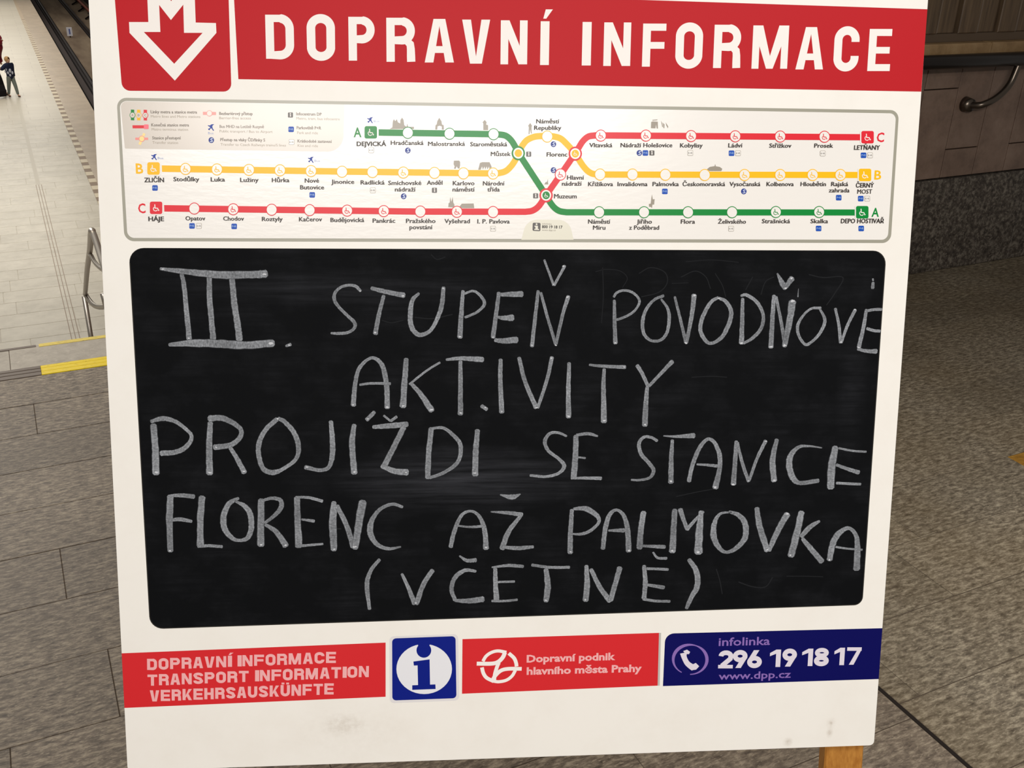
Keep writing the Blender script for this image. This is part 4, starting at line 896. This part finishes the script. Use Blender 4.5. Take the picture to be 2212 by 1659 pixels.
# traces of wiped writing
for st_ in [(3, [(-230, 150), (-225, 400), (-240, 620)], 7), (3, [(-290, 185), (-200, 165), (-80, 180), (-20, 240), (-60, 320)], 6), (3, [(80, 200), (180, 150), (300, 190), (320, 280), (250, 360), (100, 400)], 8), (3, [(360, 285), (500, 280)], 6), (3, [(440, 230), (560, 180), (650, 230), (690, 330)], 8), (3, [(730, 200), (790, 300), (820, 400)], 7),
       (3, [(1050, 230), (990, 340)], 8), (3, [(1120, 380), (1160, 270), (1230, 230)], 8), (3, [(1530, 210), (1650, 235), (1820, 235), (1750, 370), (1680, 470)], 9), (3, [(480, 100), (700, 85), (930, 105)], 6), (3, [(530, 1085), (700, 1078), (830, 1085)], 7),
       (2, [(440, 40), (490, 80), (560, 60)], 9), (2, [(300, 575), (450, 585), (620, 550)], 9), (2, [(20, 600), (100, 620), (200, 600)], 8), (6, [(740, 1380), (770, 1480), (790, 1590)], 9), (6, [(930, 1490), (1050, 1530), (1160, 1530), (1220, 1450)], 10), (6, [(1340, 1440), (1500, 1440), (1650, 1445)], 7), (6, [(400, 760), (560, 725), (750, 690)], 8), (4, [(1690, 1035), (1725, 1036)], 10)]:
    chalk([st_], (), 'wiped_chalk', M_GHOST)

# ------------------------------------------------------------------ footer strips
def c5_(a, b): return B(250 + a / 2.949, 1350 + b / 2.949)
f1 = flat('footer_strip', [[Vector((U0, B(270, 1411).y)), B(833, 1388), B(833, 1505), Vector((U0, B(274, 1529).y))]], 1, RED2, stand)
def rowtext(s_, a, b, h, wd, parent, m, layer, st_=.26, slant=.0):
    adv = {' ': .42, 'I': .42, 'Í': .42, 'M': 1.25, 'N': 1.02, '1': .75}
    tot = sum(adv.get(c, 1) for c in s_); x = a[0]; out = []
    for c in s_:
        k = adv.get(c, 1) / tot * (b[0] - a[0])
        if c != ' ':
            yb = a[1] + (b[1] - a[1]) * (x - a[0]) / (b[0] - a[0]); out.append((c, x, x + k * .86, yb, h))
        x += k
    letters(wd, out, st_, .22, layer, m, parent, slant)
rowtext('DOPRAVNÍ INFORMACE', (318, 1447), (729, 1431), 24, 'footer_letter', f1, PINK, 2, .25, .03)
rowtext('TRANSPORT INFORMATION', (319, 1481), (800, 1461.5), 24, 'footer_letter', f1, PINK, 2, .25, .03)
rowtext('VERKEHRSAUSKÜNFTE', (324, 1515), (724, 1499), 24, 'footer_letter', f1, PINK, 2, .25, .03)
isq = flat('information_plaque', [rquad(BQ((842, 1519), (992, 1513), (989.5, 1369.5), (841, 1374.5)), .006, 5)], 1, mat('plaque_rim', (226, 222, 222), .4), stand)
flat('plaque_face', [rquad(BQ((847.5, 1513), (986, 1508), (984, 1374), (847, 1379)), .005, 5)], 2, BLU, isq)
flat('information_disc', [[B(916.3 + 60 * math.cos(a * math.pi / 20), 1445 + 54 * math.sin(a * math.pi / 20)) for a in range(40)]], 3, mat('disc_white', (232, 232, 236), .36), isq)
dot = [B(915.6 + 16 * math.cos(a * math.pi / 12), 1404.5 + 16 * math.sin(a * math.pi / 12)) for a in range(24)]
flat('information_letter', [dot, BQ((893, 1428.7), (928, 1424), (929, 1478.5), (940.5, 1478), (941, 1488), (890.5, 1490), (890.5, 1480), (903, 1479.5), (902, 1437), (894, 1437.5)), BQ((901, 1383), (930, 1382), (927, 1398), (904, 1398))], 4, BLU, isq)
f2 = flat('footer_strip', [BQ((999, 1380.5), (1423.5, 1367), (1420.5, 1481), (998, 1498.5))], 1, RED2, stand)
def c6_(P, w_): return ribbon([B(980 + a / 4.916, 1350 + b / 4.916) for a, b in sm(P, 7)], w_ / 4.916 * PX)
EMB = [([(585, 300), (640, 350), (662, 400), (668, 440)], 36), ([(300, 450), (315, 510), (350, 560), (425, 598)], 36), ([(310, 385), (345, 330), (400, 292), (470, 275), (560, 290)], 32), ([(545, 290), (520, 345), (470, 392), (400, 410), (245, 410)], 40),
       ([(480, 400), (462, 440), (438, 520), (430, 590)], 36), ([(415, 585), (440, 540), (500, 485), (580, 465), (722, 465)], 38), ([(420, 595), (480, 602), (560, 585), (620, 540), (655, 480)], 32)]
pol = []
for P_, w_ in EMB: pol += c6_(P_, w_ * 1.14)
flat('wing_emblem', pol, 2, WHT, f2)
text('operator_name', 'Dopravní podnik', (1137.6, 1430.5), (1329, 1425), 15, 2, PINK, f2, .035)
text('operator_name', 'hlavního města Prahy', (1137.6, 1457), (1386, 1450.5), 15, 2, PINK, f2, .035)
f3 = flat('footer_strip', [rquad([B(1432, 1482), Vector((U1, B(1895, 1466.8).y)), Vector((U1, B(1902, 1357).y)), B(1437, 1368.5)], [.0, 0, 0, .012], 6)], 1, NAVY, stand)
flat('strip_gap', [BQ((1423.5, 1367), (1428, 1367), (1425, 1481), (1420.5, 1481))], .8, mat('gap_grey', (190, 186, 180), .5), f2)
flat('phone_ring', ribbon([B(1490.6 + 36.5 * math.cos(a), 1424.6 + 32 * math.sin(a)) for a in [math.radians(70 - 330 * i / 40 + 20) for i in range(41)]], [(2.2 + 7.5 * math.sin(math.pi * i / 40) * abs(math.cos(math.radians(70 - 330 * i / 40)))) * PX for i in range(41)]), 2, LILAC, f3)
def c7_(P): return [B(1400 + a / 4.1736, 1330 + b / 4.1736) for a, b in P]
hp = crom([Vector((a, b, c)) for a, b, c in ((318, 335, 66), (325, 375, 50), (350, 425, 50), (385, 455, 56), (410, 468, 66))], 5)
pol = ribbon(c7_([(p.x, p.y) for p in hp]), [p.z / 4.1736 * PX for p in hp]) + [c7_([(315, 318), (350, 305), (378, 325), (368, 345), (340, 345)]), c7_([(395, 440), (430, 425), (460, 455), (432, 485), (395, 490)])]
flat('phone_handset', pol, 3, LWHT, f3)
text('infoline_text', 'infolinka', (1552, 1395), (1663, 1392.5), 17, 2, LILAC, f3, .015)
text('infoline_text', 'www.dpp.cz', (1552, 1468), (1708, 1463.5), 15, 2, LILAC, f3, .015)
def dg(items):
    letters('digit', items, .265, .20, 2, LWHT, f3)
def dx(a): return 1400 + a / 4.1736
def dy(x): return 1330 + (476 - (x - 630) * .0285) / 4.1736
dg([(c, dx(a), dx(b), dy((a + b) / 2), 37.5) for c, a, b in (('2', 630, 762), ('9', 758, 890), ('6', 890, 1022), ('1', 1092, 1190), ('9', 1205, 1335), ('1', 1382, 1480), ('8', 1492, 1625), ('1', 1672, 1765), ('7', 1785, 1915))])

# ------------------------------------------------------------------ people on the platform
def skin_mesh(name, J, E_, m, parent, lv=2):
    """one continuous surface grown round joints: J name -> (x, y, z, rx[, ry])"""
    ks = list(J); me = D.meshes.new(name); me.from_pydata([J[k][:3] for k in ks], [(ks.index(a), ks.index(b)) for a, b in E_], [])
    o = D.objects.new(name, me); COL.objects.link(o)
    o.modifiers.new('s', 'SKIN'); 
    for i, k in enumerate(ks):
        sv = me.skin_vertices[0].data[i]; q = J[k]; sv.radius = (q[3], q[4] if len(q) > 4 else q[3]); sv.use_root = (i == 0)
    ss = o.modifiers.new('u', 'SUBSURF'); ss.levels = lv; ss.render_levels = lv
    dg_ = bpy.context.evaluated_depsgraph_get(); nm = D.meshes.new_from_object(o.evaluated_get(dg_)); D.objects.remove(o); D.meshes.remove(me)
    nm.polygons.foreach_set('use_smooth', [True] * len(nm.polygons))
    return link(name, nm, parent, m)
def ell(name, c, r, m, parent, n=16, cut=None):
    v = []; f = []
    for i in range(n + 1):
        th = math.pi * i / n
        for k in range(n):
            a = 2 * math.pi * k / n; v.append((c[0] + r[0] * math.sin(th) * math.cos(a), c[1] + r[1] * math.sin(th) * math.sin(a), c[2] + r[2] * math.cos(th)))
    for i in range(n):
        for k in range(n):
            q = (i * n + k, (i + 1) * n + k, (i + 1) * n + (k + 1) % n, i * n + (k + 1) % n)
            if cut is None or cut(*v[q[1]]): f.append(q)
    return link(name, mesh(name, v, f, True), parent, m)
SKIN = mat('skin', (214, 168, 140), .6)
def person(loc, rz, H, coat, trouser, hair, shoe, label, hood=False, dots=False, lean=0, arm=None, shortc=.47, bulk=.012):
    """front is -y; H standing height"""
    p_ = empty('person', loc, rz, label=label, cat='person')
    h = H
    st_ = .11 * h
    J = {'pel': (0, 0, .52 * h, .085 * h, .06 * h), 'wa': (0, -lean * .3, .62 * h, .07 * h, .05 * h), 'ch': (0, -lean * .7, .74 * h, .085 * h, .06 * h), 'nk': (0, -lean, .835 * h, .03 * h), 'hd': (0, -lean * 1.1, .875 * h, .055 * h, .06 * h), 'ht': (0, -lean * 1.15, .945 * h, .066 * h, .07 * h)}
    for s_, sg in (('l', 1), ('r', -1)):
        f_ = st_ * sg
        J['hip' + s_] = (sg * .05 * h, 0, .49 * h, .052 * h); J['kn' + s_] = (sg * .05 * h, -f_ * .55 - .01, .27 * h, .036 * h); J['an' + s_] = (sg * .05 * h, -f_, .045 * h, .022 * h); J['to' + s_] = (sg * .055 * h, -f_ - .075 * h, .018 * h, .018 * h)
        J['sh' + s_] = (sg * .11 * h, -lean * .8, .79 * h, .036 * h); J['el' + s_] = (sg * .145 * h, .03 * h + f_ * .3, .61 * h, .026 * h); J['wr' + s_] = (sg * .15 * h, -.02 * h + f_ * .6, .47 * h, .018 * h); J['ha' + s_] = (sg * .15 * h, -.03 * h + f_ * .6, .43 * h, .02 * h, .011 * h)
    if arm:
        for k, q in arm.items(): J[k] = q + J[k][3:]
    Eb = [('pel', 'wa'), ('wa', 'ch'), ('ch', 'nk'), ('nk', 'hd'), ('hd', 'ht')]
    for s_ in 'lr': Eb += [('pel', 'hip' + s_), ('hip' + s_, 'kn' + s_), ('kn' + s_, 'an' + s_), ('an' + s_, 'to' + s_), ('ch', 'sh' + s_), ('sh' + s_, 'el' + s_), ('el' + s_, 'wr' + s_), ('wr' + s_, 'ha' + s_)]
    skin_mesh('body', J, Eb, SKIN, p_)
    g = bulk * h
    J['col'] = (0, -lean * .95, .825 * h, .042 * h, .042 * h)
    def grow(ks, e): return {k: J[k][:3] + tuple(x + e for x in J[k][3:]) for k in ks}
    jt = grow(['pel', 'wa', 'ch', 'col', 'shl', 'ell', 'wrl', 'shr', 'elr', 'wrr'], g); jt['pel'] = (0, 0, shortc * h, .10 * h, .075 * h)
    skin_mesh('jacket', jt, [('pel', 'wa'), ('wa', 'ch'), ('ch', 'col')] + [(a + s_, b + s_) for s_ in 'lr' for a, b in (('sh', 'el'), ('el', 'wr'))] + [('ch', 'shl'), ('ch', 'shr')], coat, p_)
    jt = grow(['pel', 'hipl', 'knl', 'anl', 'hipr', 'knr', 'anr'], .011 * h); jt['pel'] = (0, 0, .53 * h, .06 * h)
    skin_mesh('trousers', jt, [('pel', 'hipl'), ('hipl', 'knl'), ('knl', 'anl'), ('pel', 'hipr'), ('hipr', 'knr'), ('knr', 'anr')], trouser, p_)
    for s_ in 'lr':
        a, b = J['an' + s_], J['to' + s_]
        skin_mesh('shoe', {'a': (a[0], a[1] + .012 * h, .024 * h, .026 * h), 'b': (b[0], b[1], .02 * h, .024 * h, .02 * h)}, [('a', 'b')], shoe, p_)
    hy = -lean * 1.12; hz = .925 * h
    if hood: ell('hood', (0, hy + .012 * h, hz - .01 * h), (.078 * h, .082 * h, .092 * h), coat, p_, cut=lambda x, y, z: not (y < hy - .045 * h and z < hz + .05 * h))
    else: ell('hair', (0, hy + .008 * h, hz + .006 * h), (.064 * h, .07 * h, .074 * h), hair, p_, cut=lambda x, y, z: not (y < hy - .045 * h and z < hz + .048 * h) and z > hz - .06 * h)
    for sg in (-1, 1): ell('eye', (sg * .022 * h, hy - .052 * h, hz), (.005 * h, .003 * h, .004 * h), mat('eye_dark', (40, 30, 26), .4), p_, 8)
    ell('nose', (0, hy - .06 * h, hz - .018 * h), (.008 * h, .012 * h, .012 * h), SKIN, p_, 8)
    if dots:
        for a, z, rr in ((200, .70, .042), (250, .66, .05), (215, .61, .038), (285, .60, .04), (240, .55, .034), (165, .64, .04)):
            ar = math.radians(a); ell('white_patch', (math.cos(ar) * .098 * h, math.sin(ar) * .075 * h, z * h), (rr * h * .75, .016 * h, rr * h), mat('patch_white', (196, 200, 214), .7), p_, 10)
    return p_
NVY = mat('navy_cloth', (32, 38, 62), .8, .2); GRY = mat('grey_cloth', (120, 126, 120), .8, .2); DRD = mat('dark_red_cloth', (122, 22, 40), .7, .3); BKC = mat('black_cloth', (26, 22, 24), .8, .2)
ch_ = at_z(30, 209, PLZ); ad_ = at_z(-5, 207, PLZ)
child = person((ch_.x, ch_.y, PLZ), math.radians(40), 1.26, NVY, GRY, mat('blond_hair', (190, 148, 96), .6), mat('brown_shoe', (70, 52, 40), .7),
       'blond child in a navy jacket with white patches and grey trousers, walking on the platform', dots=True, bulk=.024, shortc=.43,
       arm={'elr': (-.20 * 1.26, .02, .70 * 1.26), 'wrr': (-.27 * 1.26, 0, .74 * 1.26), 'har': (-.29 * 1.26, 0, .78 * 1.26)})
adult = person((ad_.x, ad_.y, PLZ), math.radians(75), 1.90, DRD, BKC, BKC, mat('brown_shoe', (70, 52, 40), .7),
       'adult in a dark red hooded jacket and black trousers at the left picture edge', hood=True, lean=.3, bulk=.03,
       arm={'ell': (.17 * 1.9, -.14, .62 * 1.9), 'wrl': (.15 * 1.9, -.2, .52 * 1.9), 'hal': (.15 * 1.9, -.22, .49 * 1.9)})
bg = at_z(4, 207, PLZ)
bag = empty('bag', (bg.x - .05, bg.y - .45, PLZ + .05), math.radians(20), label='black carrier bag hanging low beside the person in dark red', cat='bag')
v = [(-.17, -.07, 0), (.17, -.07, 0), (.17, .07, 0), (-.17, .07, 0), (-.2, -.09, .18), (.2, -.09, .18), (.2, .09, .18), (-.2, .09, .18), (-.14, -.02, .36), (.14, -.02, .36), (.14, .02, .36), (-.14, .02, .36)]
f = [(3, 2, 1, 0), (8, 9, 10, 11)] + [(b + i, b + (i + 1) % 4, b + 4 + (i + 1) % 4, b + 4 + i) for b in (0, 4) for i in range(4)]
link('bag_body', mesh('bag_body', v, f), bag, BKC)
tube('bag_handle', [(-.1, 0, .35), (-.06, 0, .5), (.06, 0, .5), (.1, 0, .35)], .01, BKC, bag, 8)
